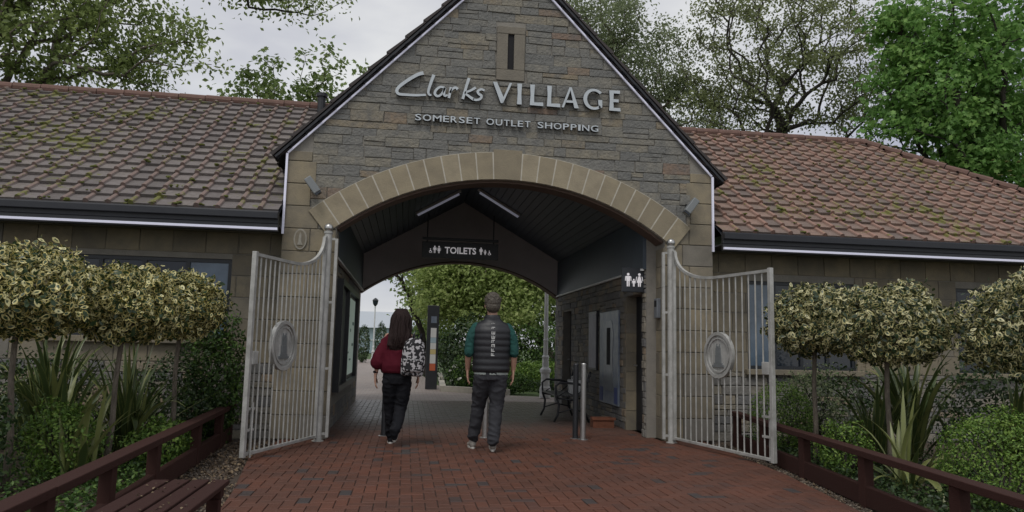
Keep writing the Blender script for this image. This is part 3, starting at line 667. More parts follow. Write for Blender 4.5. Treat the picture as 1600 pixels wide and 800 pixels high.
mb = MB(); mb.tube([(-1.66,13.1,5.3),(-1.66,13.1,5.62)], .07, 12); mb.tube([(-1.66,13.1,5.6),(-1.66,13.1,5.66)], .1, 12)
o = mb.build('roof_vent', 'black', WL)
# ------------------------------------------------------------------ lettering on the gable
SG = empty('wall_sign', 'large pale metal lettering, handwritten word then wide capitals, on the stone gable', 'sign', (1.3, 9.97, 4.6))
FL = hxz(9.975)
mb = MB()
def brush(pts, w0, w1, w2): strips(mb, smooth_curve(pts, 7), lambda t: (w0*(1-t)*2*(.5-t)*1 if False else (w0+(w1-w0)*min(1,t*2) if t < .5 else w1+(w2-w1)*(t*2-1))), FL, .012, .055)
brush([(.095,4.99),(.026,4.967),(-.07,4.905),(-.177,4.82),(-.244,4.75),(-.259,4.70),(-.225,4.665),(-.127,4.662),(.005,4.664),(.14,4.679)], .05,.042,.03)
brush([(.24,4.975),(.208,4.877),(.179,4.771),(.172,4.712),(.192,4.682),(.215,4.684)], .045,.034,.026)
brush([(.393,4.803),(.331,4.805),(.277,4.757),(.263,4.703),(.302,4.672),(.352,4.703),(.402,4.795)], .03,.036,.026)
brush([(.402,4.80),(.388,4.73),(.401,4.684),(.441,4.70)], .034,.034,.024)
brush([(.482,4.815),(.471,4.73),(.458,4.655)], .038,.036,.034)
brush([(.469,4.73),(.504,4.79),(.548,4.813),(.578,4.789)], .024,.034,.04)
brush([(.730,4.965),(.691,4.82),(.651,4.655)], .04,.038,.036)
brush([(.828,4.835),(.755,4.785),(.685,4.748),(.735,4.703),(.806,4.658)], .036,.026,.042)
brush([(.953,4.800),(.905,4.815),(.858,4.783),(.872,4.747),(.912,4.72),(.895,4.675),(.838,4.655),(.795,4.666)], .03,.036,.03)
mb.build('script_word', ['lettermat','letterside'], SG, fix=False)
def glyph(polys, name='letter'):
    g = MB()
    for pl in polys:
        n = len(pl); g.m = 0
        g.add([FL(u,v,.06) for u,v in pl], [tuple(range(n))]); g.m = 1
        g.add([FL(u,v,.06) for u,v in pl]+[FL(u,v,.012) for u,v in pl], [(i,(i+1)%n,(i+1)%n+n,i+n) for i in range(n)])
    g.m = 0
    return g.build(name, ['lettermat','letterside'], SG, fix=True)
z0, z1 = 4.633, 4.935; zm = (z0+z1)/2
glyph([[(1.068,z1),(1.125,z1),(1.222,z0+.09),(1.21,z0),(1.185,z0)],[(1.222,z0+.09),(1.305,z1),(1.34,z1),(1.216,z0),(1.208,z0)]])
I_ = lambda u: [(u-.034,z1),(u+.034,z1),(u+.026,zm),(u+.034,z0),(u-.034,z0),(u-.026,zm)]
glyph([I_(1.448)])
for u in (1.632,1.877): glyph([[(u-.034,z1),(u+.034,z1),(u+.026,zm),(u+.028,z0+.044),(u+.026,z0),(u-.034,z0),(u-.026,zm)],[(u+.0285,z0+.044),(u+.155,z0+.05),(u+.16,z0-.004),(u+.0265,z0)]])
glyph([[(2.055,z0),(2.088,z0),(2.182,z1-.045),(2.196,z1+.004),(2.166,z1)],[(2.197,z1+.004),(2.305,z0),(2.24,z0),(2.183,z1-.045)],[(2.112,z0+.075),(2.125,z0+.108),(2.216,z0+.108),(2.224,z0+.075)]])
gp = []
for i in range(25):
    a = R(42+ i*(318-42-4)/24); 
    gp.append((2.525+.155*math.cos(a), zm+.155*math.sin(a), 2.53+.105*math.cos(a), zm+.118*math.sin(a)))
glyph([[(a[0],a[1]),(b[0],b[1]),(b[2],b[3]),(a[2],a[3])] for a,b in zip(gp,gp[1:])]+[[(2.585,zm-.005),(2.648,zm-.005),(2.648,z0+.035),(2.6,z0+.02)]])
u = 2.785
glyph([[(u-.034,z1),(u+.034,z1),(u+.026,zm),(u+.034,z0),(u-.034,z0),(u-.026,zm)],[(u+.0345,z1),(u+.125,z1+.003),(u+.122,z1-.045),(u+.03,z1-.042)],[(u+.027,zm+.022),(u+.105,zm+.022),(u+.105,zm-.022),(u+.027,zm-.022)],[(u+.0345,z0),(u+.03,z0+.042),(u+.13,z0+.048),(u+.135,z0-.003)]])
SS = empty('wall_sign', 'small pale capitals reading somerset outlet shopping under the big lettering', 'sign', (1.3, 9.97, 4.36))
cw = dict(zip('SOMERTULHPING', (.58,.78,.82,.56,.62,.58,.68,.52,.7,.6,.24,.72,.76)))
for w_, a, b in (('SOMERSET',.003,.903),('OUTLET',.991,1.615),('SHOPPING',1.717,2.598)):
    tot = sum(cw[c] for c in w_); gap = .022; k = (b-a-gap*(len(w_)-1))/tot; u = a
    for c in w_:
        text_obj('letter', c, .092, FL, u, 4.315, .045, ['lettermat','letterside'], SS, width=cw[c]*k, bold=.012); u += cw[c]*k+gap
# ------------------------------------------------------------------ wall lights, plaque
M['lampgrey'] = mat('grey lamp housing', (.20,.215,.22), .5, metal=.2)
def floodlight(x, z, s, label):
    t = empty('wall_light', label, 'light', (x, 9.97, z), 'floodlights on the gable')
    b = MB(); b.box(-.035,.035,-.05,0,-.05,.05); b.bar((0,-.04,0),(0,-.13,.0),.03,.03); kid(b.build('bracket','black',bevel=.004), t)
    h = MB(); d = Vector((s*.10,.0,.13)).normalized()
    c = Vector((0,-.16,.0)); h.bar(c-d*.12, c+d*.12, .10, .10, (0,1,0)); kid(h.build('lamp_head','lampgrey',bevel=.012), t)
    g = MB(); g.bar(c-d*.145, c-d*.121, .085, .085, (0,1,0)); kid(g.build('lens','glass',bevel=.004), t)
floodlight(-1.30, 3.30, -1, 'small grey floodlight on the stonework beside the left end of the arch')
floodlight(3.93, 3.28, 1, 'small grey floodlight on the stonework beside the right end of the arch')
t = empty('wall_plaque', 'pale oval plaque on the left pier above the gate', 'plaque', (-1.44, 9.97, 2.6))
def oval(cx_, cz_, a, b, n=28): return [(cx_+a*math.cos(2*math.pi*i/n), cz_+b*math.sin(2*math.pi*i/n)) for i in range(n)]
M['plaque'] = mat('weathered pale plaque', (.33,.31,.26), .7, noise=.5, nscale=20)
MB().prism(oval(-1.44,2.6,.085,.14), F0, .02, .04).build('plate', 'plaque', t)
MB().prism(oval(-1.44,2.6,.066,.118), F0, .041, .044).build('panel', 'ashlar', t)
MB().prism([(-1.475,2.52),(-1.405,2.52),(-1.42,2.56),(-1.425,2.66),(-1.44,2.69),(-1.455,2.66),(-1.46,2.56)], F0, .045, .055).build('tower_relief', 'plaque', t)

# ------------------------------------------------------------------ gates
def emblem(t, cx_, cz_, r):
    f = lambda u, v, d: (u, d, v)
    md = MB()
    o_, i_ = oval(cx_,cz_,r,r,40), oval(cx_,cz_,r*.86,r*.86,40)
    for k in range(40):
        q = [o_[k],o_[(k+1)%40],i_[(k+1)%40],i_[k]]; md.prism(q, f, -.025, .025)
    m_ = kid(md.build('medallion','gate'), t)
    i2, i3 = oval(cx_,cz_,r*.76,r*.76,40), oval(cx_,cz_,r*.70,r*.70,40); md = MB()
    for k in range(40): md.prism([i2[k],i2[(k+1)%40],i3[(k+1)%40],i3[k]], f, -.018, .018)
    kid(md.build('inner_ring','gate'), m_)
    kid(MB().prism(oval(cx_,cz_,r*.865,r*.865,40), f, -.004, .004).build('back_plate','gate'), m_)
    tw = MB()
    for (a,b,c,d) in ((-.42,.42,-.52,-.42),(-.30,.30,-.415,-.33),(-.2,.2,-.325,.0),(-.165,.165,.005,.3)):
        tw.prism([(cx_+a*r,cz_+c*r),(cx_+b*r,cz_+c*r),(cx_+b*r*.92,cz_+d*r),(cx_+a*r*.92,cz_+d*r)], f, -.02, .02)
    for s in (-1,1): tw.prism([(cx_+s*.15*r,cz_+.305*r),(cx_+s*.07*r,cz_+.305*r),(cx_+s*.1*r,cz_+.5*r)], f, -.018,.018)
    tw.prism([(cx_-.06*r,cz_+.305*r),(cx_+.06*r,cz_+.305*r),(cx_,cz_+.42*r)], f, -.018,.018)
    kid(tw.build('tower_emblem','lampgrey'), m_)
def gate(loc, rz, Lg, label, mx):
    """hinge at the origin, leaf along +x"""
    t = empty('gate', label, 'gate', loc, 'open metal gates'); t.rotation_euler = (0,0,rz)
    zb, zt, zh = .07, 2.17, 2.60
    f = MB()
    curve = [(Lg-.02, zt), (.55*Lg, zt-.0)] + [(.55*Lg - (.55*Lg-.10)*math.sin(a), zt + (zh-zt)*(1-math.cos(a))**1.15) for a in [math.pi/2*k/12 for k in range(1,13)]]
    top = lambda x: next((z_a + (z_b-z_a)*((x-x_a)/(x_b-x_a+1e-9)) for (x_a,z_a),(x_b,z_b) in zip(curve[::-1], curve[::-1][1:]) if x_a-1e-6 <= x <= x_b+1e-6), zt)
    f.box(Lg-.05,Lg,-.025,.025,zb-.03,zt+.03)
    kid(f.build('end_stile','gate',bevel=.004), t)
    f = MB(); f.box(.06,.10,-.02,.02,zb-.02,zh+.02); kid(f.build('hinge_stile','gate',bevel=.004), t)
    f = MB(); f.bar((.10,0,zb),(Lg-.05,0,zb),.035,.035); kid(f.build('bottom_rail','gate',bevel=.004), t)
    f = MB()
    for a, b in zip(curve, curve[1:]): f.bar((a[0],0,a[1]),(b[0],0,b[1]),.04,.035)
    kid(f.build('top_rail','gate'), t)
    nb = 16
    for i in range(1, nb):
        x = .10 + (Lg-.15)*i/nb; kid(MB().tube([(x,0,zb+.017),(x,0,top(x)-.01)], .0095, 8, False).build('bar','gate',smooth=True), t)
    emblem(t, mx, 1.2, .285)
    f = MB(); f.box(Lg-.16,Lg-.05,-.035,.035,1.0,1.14); b = kid(f.build('lock_box','gate',bevel=.005), t)
    f = MB(); f.box(Lg-.20,Lg-.05,-.012,.012,.52,.545); f.box(Lg-.20,Lg-.05,-.012,.012,.30,.325); f.tube([(Lg-.12,.03,.03),(Lg-.12,.03,.6)],.01,8); kid(f.build('drop_bolt','gate'), t)
    for z in (.35,1.25,2.2):
        kid(MB().tube([(.03,0,z-.05),(.03,0,z+.05)], .022, 10).build('hinge','gate'), t)
def gate_post(x, y, s, label):
    t = empty('gate_post', label, 'post', (x, y, 0), 'gate posts at the arch')
    kid(MB().lathe([(.075,0),(.075,.012),(.05,.014),(.05,2.66),(.058,2.665),(.058,2.69),(.03,2.695)], n=20).build('post','gate',smooth=False), t)
    kid(MB()._ball((0,0,2.74), .06, 16, 10, (1,1,1)).build('ball_finial','steel',smooth=True), t)
    f = MB(); f.box(-.11*s-.02,-.11*s+.02,-.02,.02,.05,2.60); kid(f.build('side_bar','gate',bevel=.003), t)
    for z in (.08,.9,1.75,2.58): kid(MB().box(min(-.09*s,-.045*s),max(-.09*s,-.045*s),-.012,.012,z,z+.03).build('tie','gate'), t)
gl = (-1.06, 9.80); ol = (-1.64, 8.12)
gr = (3.62, 9.80); orr = (4.06, 7.78)
dl = math.hypot(ol[0]-gl[0], ol[1]-gl[1]); dr = math.hypot(orr[0]-gr[0], orr[1]-gr[1])
gate((gl[0],gl[1],0), math.atan2(ol[1]-gl[1], ol[0]-gl[0]), dl, 'left hand grey metal gate folded open beside the window wing', dl*.58)
gate((gr[0],gr[1],0), math.atan2(orr[1]-gr[1], orr[0]-gr[0]), dr, 'right hand grey metal gate folded open beside the toilet door', dr*.52)
gate_post(gl[0], gl[1], -1, 'round grey gate post with ball top at the left side of the arch')
gate_post(gr[0], gr[1], 1, 'round grey gate post with ball top at the right side of the arch')

# ------------------------------------------------------------------ fences, bench seat
def fence(a, b, posts, label, far=None):
    a, b = Vector((*a,0)), Vector((*b,0)); d = (b-a).normalized(); nrm = Vector((-d.y,d.x,0))
    t = empty('rail_fence', label, 'fence', a, 'low timber rail fences')
    def bar(name, p, q, w, h, bev=.006):
        m = MB(); m.bar(p-a, q-a, w, h); return kid(m.build(name,'timber',bevel=bev), t)
    Lt = (b-a).length; cuts = [0] + [x for x in posts[1:-1:2]] + [Lt]
    for u_, v_ in zip(cuts, cuts[1:]):
        bar('top_rail', a+d*(u_+.002)+Vector((0,0,.41+random.uniform(-.004,.004))), a+d*(v_-.002)+Vector((0,0,.41)), .125, .055)
    for u_, v_ in zip(cuts, cuts[1:]):
        bar('lower_board', a+d*(u_+.002)+Vector((0,0,.06)), a+d*(v_-.002)+Vector((0,0,.06)), .06, .17)
    for p in posts: bar('post', a+d*p+Vector((0,0,-.05)), a+d*p+Vector((0,0,.381)), .10, .085, .006)
fence((-1.83,2.8), (-2.2,10.1), [.5,1.65,2.68,3.8,5.35,6.55,7.2], 'low dark red timber rail fence along the left planting bed')
fence((3.45,2.8), (4.5,9.75), [.5,1.85,3.2,4.55,5.8,6.9], 'low dark red timber rail fence along the right planting bed')
t = empty('bench', 'dark red slatted timber bench seat at the left edge of the paving', 'bench', (-1.24, 3.6, 0))
for i in range(4):
    x = -.172+i*.115; kid(MB().box(x-.048,x+.048,-1.3,1.17-.0*i,.385,.415).build('slat','seat_timber',bevel=.006), t)
for y in (-1.1,.05,1.05):
    kid(MB().box(-.21,.21,y-.04,y+.04,.33,.384).build('cross_rail','seat_timber',bevel=.004), t)
    for x in (-.165,.165): kid(MB().box(x-.035,x+.035,y-.035,y+.035,-.02,.329).build('leg','seat_timber',bevel=.004), t)

# ------------------------------------------------------------------ inside the passage
def tube_light(xa, xb, label):
    za = lambda x: 3.2+min(x+1.05, 3.45-x)*math.tan(R(30))
    t = empty('strip_light', label, 'light', ((xa+xb)/2, 14.6, (za(xa)+za(xb))/2), 'strip lights on the passage ceiling')
    A, B_ = Vector((xa,14.6,za(xa)-.03)), Vector((xb,14.6,za(xb)-.03)); o = Vector(t.location)
    kid(MB().bar(A-o, B_-o, .09, .05).build('housing','white',bevel=.006), t)
    dn = Vector((0,0,-.045)); d = (B_-A).normalized()*.04
    kid(MB().tube([A-o+dn+d, B_-o+dn-d], .026, 10).build('tube','led',smooth=True), t)
tube_light(.10, .98, 'unlit white strip light on the left slope of the passage ceiling')
tube_light(1.33, 2.20, 'unlit white strip light on the right slope of the passage ceiling')
# hanging sign
t = empty('hanging_sign', 'dark hanging sign reading toilets with small white symbols', 'sign', (.96, 14, 3.09))
fs = hxz(13.965)
MB().box(.235,1.695,13.97,14.03,2.885,3.20).build('board', 'black', t, bevel=.006)
MB().box(.235,1.695,13.98,14.02,3.23,3.285).build('header', 'black', t, bevel=.004)
for x in (.33,1.60): MB().box(x-.012,x+.012,13.99,14.01,3.2,3.75).build('hanger', 'black', t)
text_obj('word', 'TOILETS', .125, fs, .965, 2.985, .006, 'signwhite', t, width=.60, align='CENTER', bold=.02)
def person_icon(mb, u, v, h, f, skirt=False, d=.006):
    mb.prism(oval(u, v+h*.9, h*.1, h*.1, 12), f, 0, d)
    if skirt: mb.prism([(u-h*.07,v+h*.77),(u+h*.07,v+h*.77),(u+h*.2,v+h*.30),(u-h*.2,v+h*.30)], f, 0, d)
    else: mb.prism([(u-h*.16,v+h*.77),(u+h*.16,v+h*.77),(u+h*.13,v+h*.40),(u-h*.13,v+h*.40)], f, 0, d)
    for s in (-1,1):
        mb.prism([(u+s*h*.02,v+h*(.30 if skirt else .4)),(u+s*h*.11,v+h*(.30 if skirt else .4)),(u+s*h*.10,v),(u+s*h*.03,v)], f, 0, d)
        mb.prism([(u+s*h*.17,v+h*.76),(u+s*h*.23,v+h*.72),(u+s*h*(.28 if skirt else .24),v+h*.42),(u+s*h*(.24 if skirt else .19),v+h*.42)], f, 0, d)
def wheel_icon(mb, u, v, h, f, d=.006):
    mb.prism(oval(u, v+h*.88, h*.1, h*.1, 12), f, 0, d)
    mb.prism([(u-h*.05,v+h*.76),(u+h*.05,v+h*.76),(u+h*.07,v+h*.38),(u-h*.05,v+h*.38)], f, 0, d)
    mb.prism([(u+h*.07,v+h*.46),(u+h*.26,v+h*.46),(u+h*.36,v+h*.06),(u+h*.28,v+h*.06),(u+h*.20,v+h*.37),(u+h*.07,v+h*.37)], f, 0, d)
    o_, i_ = oval(u,v+h*.26,h*.27,h*.27,16), oval(u,v+h*.26,h*.19,h*.19,16)
    for k in range(3, 16): mb.prism([o_[k],o_[(k+1)%16],i_[(k+1)%16],i_[k]], f, 0, d)
mb = MB(); wheel_icon(mb,.395,2.98,.09,fs); person_icon(mb,.475,2.98,.14,fs); person_icon(mb,.555,2.98,.14,fs,True); mb.build('symbols','signwhite',t)
mb = MB(); person_icon(mb,1.36,2.98,.14,fs); person_icon(mb,1.44,2.98,.10,fs,True); wheel_icon(mb,1.52,2.98,.09,fs); mb.build('symbols','signwhite',t)
# family sign
t = empty('toilet_sign', 'square dark sign with white man child and woman figures above the door', 'sign', (3.29, 10.42, 2.24))
MB().box(3.10,3.435,10.41,10.46,2.08,2.44).build('board', 'frame', t, bevel=.008)
ff = hxz(10.408); mb = MB(); person_icon(mb,3.19,2.16,.20,ff); person_icon(mb,3.275,2.16,.115,ff); person_icon(mb,3.36,2.16,.20,ff,True); mb.build('symbols','signwhite',t)
# poster case, left wall
t = empty('poster_case', 'dark framed glazed poster case on the left passage wall', 'display case', (-1.04, 13, 1.35))
X = -1.05
mb = MB(); a,b,c,d = 11.2,15.0,.52,2.2; w = .09
mb.box(X,X+.10,a,b,c,c+w); mb.box(X,X+.10,a,b,d-w,d); mb.box(X+.001,X+.099,a,a+w,c+w,d-w); mb.box(X+.001,X+.099,b-w,b,c+w,d-w); mb.box(X+.001,X+.099,12.55,12.64,c+w,d-w)
mb.build('frame','black',t)
MB().box(X+.002,X+.03,a+w,b-w,c+w,d-w).build('back_board','frame',t)
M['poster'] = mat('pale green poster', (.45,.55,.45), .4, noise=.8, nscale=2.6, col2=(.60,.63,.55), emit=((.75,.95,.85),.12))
MB().box(X+.031,X+.036,12.75,14.8,.68,2.05).build('poster','poster',t)
M['poster_mark'] = mat('poster print', (.10,.22,.16), .5)
mb = MB()
for i in range(9): yy = random.uniform(12.9,14.3); zz = .8+i*.13; mb.box(X+.037,X+.039,yy,yy+random.uniform(.15,.4),zz,zz+random.uniform(.02,.07))
mb.build('print','poster_mark',t)
MB().box(X+.037,X+.041,11.35,12.45,.7,2.02).build('notice','frame',t)
# panels on the right wall
t = empty('wall_poster', 'blue and silver poster panel on the right passage wall with a white shape in it', 'poster', (3.43, 12.2, 1.1))
M['bluep'] = mat('blue grey poster print', (.10,.13,.19), .4, noise=.9, nscale=5, col2=(.22,.25,.27))
M['silver'] = mat('silver edge', (.22,.24,.27), .4, metal=.3, noise=.5, nscale=6)
MB().box(XR-.05,XR-.018,11.62,12.78,.33,1.88).build('panel','bluep',t,bevel=.006)
mb = MB(); mb.prism([(11.85,.55),(12.5,.55),(12.42,1.15),(12.5,1.5),(12.35,1.72),(12.0,1.72),(11.9,1.5),(11.95,1.1)], hyz(XR-.05,-1), .001, .006); mb.build('white_shape','silver',t)
mb = MB(); mb.prism([(12.08,.98),(12.28,.98),(12.28,1.6),(12.08,1.6)], hyz(XR-.05,-1), .008, .012); mb.build('dark_figure','inner',t)
M['bluedark'] = mat('deep blue print', (.035,.06,.20), .5)
mb = MB(); mb.prism([(11.66,.36),(11.84,.36),(11.84,.62),(11.66,.62)], hyz(XR-.05,-1), .001, .005); mb.build('blue_corner','bluedark',t); mb = MB(); mb.prism([(12.54,.36),(12.74,.36),(12.74,.6),(12.54,.6)], hyz(XR-.05,-1), .001, .005); mb.build('blue_corner','bluedark',t)
t = empty('notice_board', 'narrow pale lilac notice board on the passage wall beyond the blue poster', 'notice board', (3.43, 13.3, 1.4))
M['lilac'] = mat('pale lilac board', (.27,.26,.31), .5, noise=.5, nscale=6)
MB().box(XR-.06,XR-.018,12.98,13.56,.86,1.92).build('frame','black',t,bevel=.004)
MB().box(XR-.066,XR-.061,13.0,13.5,.9,1.88).build('sheet','lilac',t)
t = empty('wall_box', 'small pale grey control box on the right reveal behind the gate post', 'control box', (3.58, 10.2, 1.8))
MB().box(JR-.07,JR-.014,10.12,10.26,1.70,1.98).build('box','silver',t,bevel=.006); MB().box(JR-.076,JR-.071,10.15,10.23,1.86,1.95).build('screen','inner',t)
# bollards
def bollard(x, y, h, m, label):
    t = empty('bollard', label, 'bollard', (x,y,0), 'bollards across the passage')
    kid(MB().lathe([(.05,0),(.05,.01),(.038,.012),(.038,h-.012),(.032,h),(.0001,h+.002)], n=20).build('post', m, smooth=False), t)
    kid(MB().lathe([(.075,.0005),(.075,.006),(.05,.009)], n=20).build('base_ring', 'steel', smooth=False), t)
bollard(2.46,10.1,1.04,'steel','shiny steel bollard standing near the right passage wall')
bollard(2.375,10.2,1.03,'black','black bollard just behind the shiny steel one by the right wall')
bollard(1.12,10.26,.98,'steel','steel bollard half hidden behind the legs of the man')
bollard(-.25,10.4,1.0,'black','black bollard just left of the woman')
# iron bench
t = empty('iron_bench', 'black cast iron bench against the right passage wall', 'bench', (2.82, 12.9, 0))
for y in (-.5,.75):
    m = MB(); m.tube([(-.30,y,0),(-.24,y,.12),(-.22,y,.28),(-.27,y,.42),(-.28,y,.60),(-.2,y,.66),(.1,y,.64),(.22,y,.6)], .019, 8)
    m.tube([(.30,y,0),(.22,y,.2),(.2,y,.42),(.25,y,.62),(.32,y,.85)], .019, 8); m.tube([(-.26,y,.40),(0,y,.37),(.2,y,.41)], .017, 8); m.tube([(-.24,y,.15),(0,y,.22),(.23,y,.17)], .012, 8)
    m.tube([(-.26,y,.41),(-.1,y,.52),(.05,y,.42),(.2,y,.55)], .01, 6)
    kid(m.build('end_frame','black',smooth=True), t)
for i in range(6): x = -.25+i*.085; kid(MB().box(x-.03,x+.03,-.56,.81,.43,.45).build('seat_slat','black',bevel=.003), t)
for i in range(4): z = .52+i*.09; kid(MB().bar((.225+i*.028,-.56,z),(.225+i*.028,.81,z),.02,.055).build('back_slat','black',bevel=.003), t)
t = empty('carrier_bag', 'white paper bag left on the black iron bench', 'bag', (2.95, 12.75, .452))
m = MB(); m.add([(-.10,-.06,0),(.10,-.06,0),(.10,.06,0),(-.10,.06,0),(-.12,-.07,.22),(.11,-.075,.24),(.115,.07,.23),(-.115,.075,.25)],[(0,3,2,1),(0,1,5,4),(1,2,6,5),(2,3,7,6),(3,0,4,7),(4,5,6,7)]); kid(m.build('bag_body','white',bevel=.01), t)
for y in (-.06,.06): kid(MB().tube([(-.05,y,.23),(-.04,y,.30),(.04,y,.30),(.05,y,.23)], .005, 6).build('handle','white'), t)
t = empty('planter_box', 'low terracotta coloured trough at the foot of the right passage wall', 'planter', (3.15, 11.65, 0))
M['terra'] = mat('terracotta', (.20,.075,.04), .85, noise=.5, nscale=15)
m = MB(); m.box(-.17,.17,-.10,.10,0,.02); m.box(-.17,.17,-.10,-.08,.021,.16); m.box(-.17,.17,.08,.10,.021,.16); m.box(-.17,-.15,-.079,.079,.021,.16); m.box(.15,.17,-.079,.079,.021,.16); kid(m.build('trough','terra',bevel=.004), t)
m = MB(); m.box(-.19,.19,-.12,-.101,.125,.165); m.box(-.03,.03,-.106,-.101,.05,.10); kid(m.build('rim','terra'), t)

# ------------------------------------------------------------------ beyond the arch
t = empty('totem_sign', 'tall black totem sign with a bright coloured panel beyond the arch', 'sign', (.75, 21.2, 0))
m = MB(); m.box(-.165,.165,-.05,.05,0,2.36); kid(m.build('body','black',bevel=.01), t)
M['tp1'] = mat('white panel', (.62,.62,.6), .5); M['tp2'] = mat('orange panel', (.50,.12,.05), .5); M['tp3'] = mat('blue panel', (.35,.45,.5), .5); M['tp4'] = mat('yellow panel', (.55,.45,.2), .5)
for (z0_,z1_,mm) in ((1.45,1.72,'tp1'),(1.30,1.445,'tp3'),(1.12,1.295,'tp1'),(.98,1.115,'tp4'),(.72,.975,'tp1'),(.52,.715,'tp2')):
    kid(MB().box(-.06,.10,-.056,-.051,z0_,z1_).build('panel',mm), t)
kid(MB().box(-.06,.10,-.056,-.051,1.86,2.05).build('map_symbol','bluep'), t)
def lamp_column(x, y, h, s, label):
    t = empty('lamp_column', label, 'street lamp', (x,y,0), 'white lamp columns beyond the arch')
    kid(MB().lathe([(.14*s,0),(.14*s,.25*s),(.11*s,.28*s),(.11*s,.6*s),(.14*s,.63*s),(.14*s,.7*s),(.085*s,.75*s),(.08*s,.98*s),(.1*s,1.0*s),(.07*s,1.05*s)], n=16).build('base','white'), t)
    kid(MB().lathe([(.058*s,1.05*s),(.06*s,1.4*s),(.07*s,1.42*s),(.055*s,1.46*s),(.042*s,h-.3),(.06*s,h-.28),(.045*s,h-.2)], n=16).build('shaft','white'), t)
    kid(MB().lathe([(.05,h-.2),(.16,h-.05),(.2,h+.18),(.2,h+.2)], n=12).build('lantern','glass'), t)
    kid(MB().lathe([(.23,h+.205),(.12,h+.32),(.03,h+.38)], n=12).build('lantern_cap','black'), t)
lamp_column(3.48, 18.3, 4.3, 1.0, 'white ornamental lamp column just beyond the right side of the arch')
lamp_column(-2.2, 52, 4.0, 1.0, 'small far white lamp column left of the woman, beside the clipped conifers')
m = MB(); m.bar((1.40,30,.06),(1.05,20.4,.06),.16,.16); m.bar((1.05,20.4,.06),(2.7,19.25,.06),.16,.16)
props(m.build('kerb','joint'), kind='structure')
t = empty('glass_building', 'long low glass fronted building far beyond the arch', 'building', (-3, 95, 0))
M['glazing'] = mat('pale glazing', (.30,.38,.42), .2, spec=.8); M['metalroof'] = mat('pale metal roof', (.42,.46,.5), .4)
kid(MB().box(-12,9,0,8,0,3.2).build('glazed_wall','glazing'), t); m = MB()
for i in range(22): x = -12+i; m.box(x-.05,x+.05,-.08,0,0,3.2)
m.box(-12,9,-.081,-.001,1.6,1.7); kid(m.build('mullions','white'), t)
m = MB(); m.add([(-12.4,-.5,3.2),(9.4,-.5,3.2),(9.4,4,5.4),(-12.4,4,5.4),(-12.4,8.5,3.2),(9.4,8.5,3.2)],[(0,1,2,3),(3,2,5,4),(0,3,4),(1,5,2),(0,4,5,1)]); kid(m.build('roof','metalroof'), t)

# ------------------------------------------------------------------ foliage
def mesh_np(name, V, F, m, parent=None, rnd=None, edge=None, smooth=False):
    V = np.asarray(V, np.float32); F = np.asarray(F, np.int32); k = F.shape[1]
    me = bpy.data.meshes.new(name); me.vertices.add(len(V)); me.vertices.foreach_set('co', V.ravel())
    me.loops.add(F.size); me.loops.foreach_set('vertex_index', F.ravel())
    me.polygons.add(len(F)); me.polygons.foreach_set('loop_start', np.arange(0, F.size, k, dtype=np.int32)); me.polygons.foreach_set('loop_total', np.full(len(F), k, np.int32))
    me.materials.append(M[m]); me.update(calc_edges=True)
    if rnd is not None: me.attributes.new('rnd','FLOAT','POINT').data.foreach_set('value', np.asarray(rnd, np.float32))
    if edge is not None: me.attributes.new('edge','FLOAT','POINT').data.foreach_set('value', np.asarray(edge, np.float32))
    o = bpy.data.objects.new(name, me); C.objects.link(o)
    if parent is not None: kid(o, parent)
    return o
def unit(a): return a/np.maximum(np.linalg.norm(a, axis=1, keepdims=True), 1e-6)
def leaves(name, P, size, N, m, parent=None, aspect=.6, kind='rh', rnd=None, jit=.5, droop=.3):
    n = len(P); P = np.asarray(P, float); size = size*NR.uniform(.7,1.25,n)[:,None] if np.isscalar(size) else size[:,None]
    N = unit(unit(N) + NR.normal(0, jit, (n,3))); A = unit(np.cross(N, NR.normal(0,1,(n,3)))); A[:,2] -= droop; A = unit(A); B = unit(np.cross(N, A)); N = np.cross(A, B)
    r = NR.uniform(0,1,n) if rnd is None else rnd
    if kind == 'rh':
        V = np.stack([P-A*size*.5, P+B*size*aspect*.5+N*size*.12-A*size*.05, P+A*size*.5-N*size*.1, P-B*size*aspect*.5+N*size*.12-A*size*.05], 1).reshape(-1,3)
        i = np.arange(n)[:,None]*4; F = np.concatenate([i+[0,1,2], i+[0,2,3]], 1).reshape(-1,3)
        return mesh_np(name, V, F, m, parent, np.repeat(r,4))
    if kind == 'maple':   # five pointed
        vs = [P-A*size*.5]
        for a, q in ((-1.9,.42),(-1.35,.25),(-.95,.52),(-.45,.3),(0,.58),(.45,.3),(.95,.52),(1.35,.25),(1.9,.42)):
            vs.append(P + A*size*q*math.cos(a) + B*size*q*math.sin(a) + N*size*(.06 if q < .35 else -.05))
        V = np.stack(vs,1).reshape(-1,3); i = np.arange(n)[:,None]*10
        F = np.concatenate([i+[0,k,k+1] for k in range(1,9)],1).reshape(-1,3)
        return mesh_np(name, V, F, m, parent, np.repeat(r,10))
    vs = [P + N*size*.06 + B*size*NR.uniform(-.12,.12,n)[:,None] + A*size*NR.uniform(-.2,.2,n)[:,None]]
    for a, q in ((0,.62),(.75,.34),(1.57,.27),(2.4,.34),(3.14,.5),(3.9,.34),(4.71,.27),(5.5,.34)):
        vs.append(P + A*size*q*math.cos(a) + B*size*q*math.sin(a) + N*size*NR.uniform(-.08,.06,n)[:,None])
    V = np.stack(vs,1).reshape(-1,3); i = np.arange(n)[:,None]*9
    F = np.concatenate([i+[0,k,k%8+1] for k in range(1,9)],1).reshape(-1,3)
    ed = np.tile(np.array([0]+[1]*8), n)
    return mesh_np(name, V, F, m, parent, np.repeat(r,9), ed)
